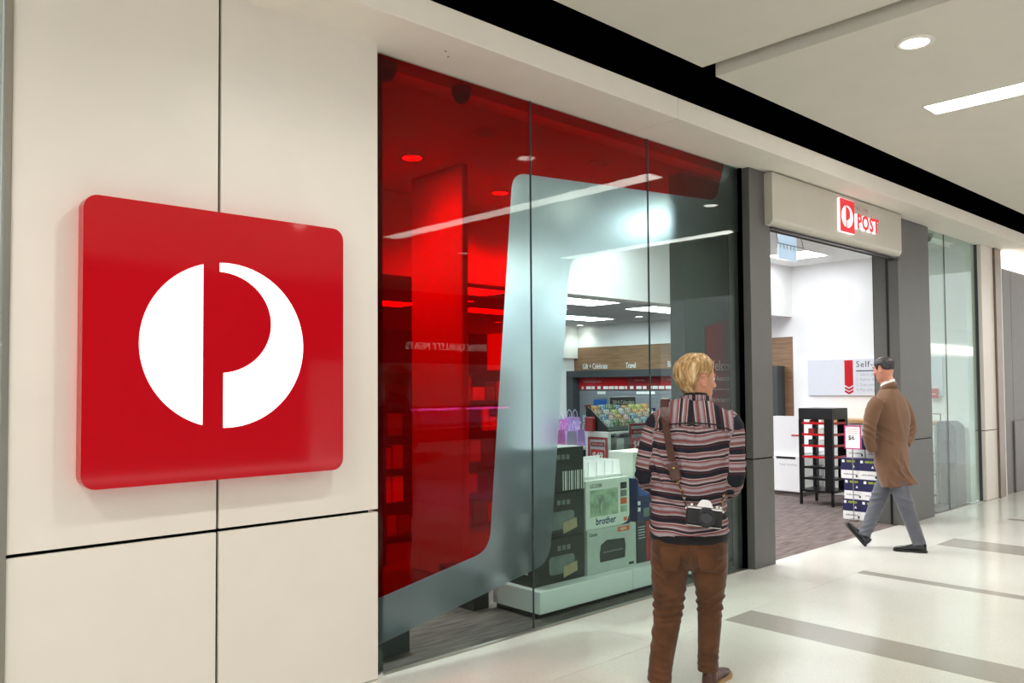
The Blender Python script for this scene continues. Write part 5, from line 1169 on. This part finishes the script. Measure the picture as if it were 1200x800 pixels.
f3 = folds([((-.13, -.16, 1.17), (.09, .12, .11), (.5, .2, 1), .055, .007, 21), ((-.13, -.13, 1.03), (.08, .1, .07), (.3, 0, 1), .045, .006, 22), ((.225, .13, 1.16), (.08, .12, .09), (-.5, 0, 1), .05, .006, 23), ((.07, -.1, 1.05), (.2, .2, .045), (.12, 0, 1), .05, .006, 24), ((.06, -.12, 1.13), (.16, .15, .10), (.7, 0, 1), .09, .004, 25),
            ((.03, -.1, .80), (.14, .2, .17), (1, .3, .75), .11, .009, 26), ((.12, -.08, .74), (.1, .2, .14), (1, .2, .6), .09, .008, 27), ((-.09, -.16, 1.36), (.07, .1, .08), (1, 0, .6), .05, .004, 28), ((.13, -.1, 1.30), (.1, .1, .16), (1, 0, .25), .10, .004, 29)])
def d3(P, N):
    P = f3(P, N)
    w = np.clip((P[:, 0]-.05)/.14, 0, 1)*np.clip((.78-P[:, 2])/.16, 0, 1)                # tail of the coat blown back
    P[:, 0] += .085*w**1.5; P[:, 1] -= .02*w; P[:, 2] += .035*w
    w2 = np.clip((.02-P[:, 0])/.10, 0, 1)*np.clip((.80-P[:, 2])/.2, 0, 1); P[:, 0] += .035*w2
    return P
coat = fuse('coat', [loft(coat_t, SD, 5, 32, 2.3), ell(armL2), ell(armR2)], .0055, 4, p2, 'coat_camel', d3)
# vent, back seam, pocket welt, collar
MB().tube([(.115, -.120, .62), (.135, -.128, .78), (.138, -.122, .95)], .003, 6).build('vent_seam', 'coat_camel', coat)
def oval(c, a, b, z0, z1, fl, m, name, parent, tiltv=0., th=.008, a0=0, a1=360):
    vs = []; fs = []; n = 40
    for k in range(n+1):
        t = math.radians(a0+(a1-a0)*k/n); cs, sn = math.cos(t), math.sin(t)
        for r, z in ((0, z0), (fl, z1), (fl-th, z1), (-th, z0)):
            u = (a+r)*cs; v = (b+r)*sn; vs.append((c[0]+u*.5-v*.866, c[1]+u*.866+v*.5, z - tiltv*sn))
    for k in range(n):
        for q in range(4): fs.append((k*4+q, (k+1)*4+q, (k+1)*4+(q+1) % 4, k*4+(q+1) % 4))
    fs += [(0, 1, 2, 3), tuple(n*4+q for q in (3, 2, 1, 0))]
    return raw(name, (vs, fs), parent, m)
oval((.038, .016), .086, .082, 1.535, 1.60, -.010, 'coat_camel', 'collar', coat, .03)
oval((.034, .014), .072, .074, 1.55, 1.625, -.008, 'shirt_white', 'shirt_collar', p2, .032, .005)
f4 = folds([((.16, -.08, .50), (.1, .1, .10), (.5, 0, 1), .06, .004, 31), ((-.06, .05, .50), (.1, .1, .10), (-.5, 0, 1), .06, .004, 32), ((.26, -.07, .14), (.08, .1, .06), (.4, 0, 1), .04, .004, 33), ((-.18, .02, .19), (.08, .1, .07), (-.5, 0, 1), .045, .005, 34), ((.10, -.09, .66), (.12, .1, .08), (.8, 0, 1), .06, .004, 35)])
fuse('trousers', [loft([(.058, 0, .72, .11, .09), (.056, 0, .80, .125, .10), (.055, 0, .92, .125, .10)], SD, 4, 28, 2.4), ell(legN, (0, 1, 0), 1.05), ell(legF, (0, 1, 0), 1.05)], .0055, 4, p2, 'trouser_grey', f4)
shoe(p2, (.338, -.07, .0), (.05, -.062, 0), 0, 'leather_black', 'sole_black', .045, laces='black_knit')
shoe(p2, (-.205, .01, .012), (-.5, .03, 0), math.radians(50), 'leather_black', 'sole_black', .045, laces='black_knit', k=.95)
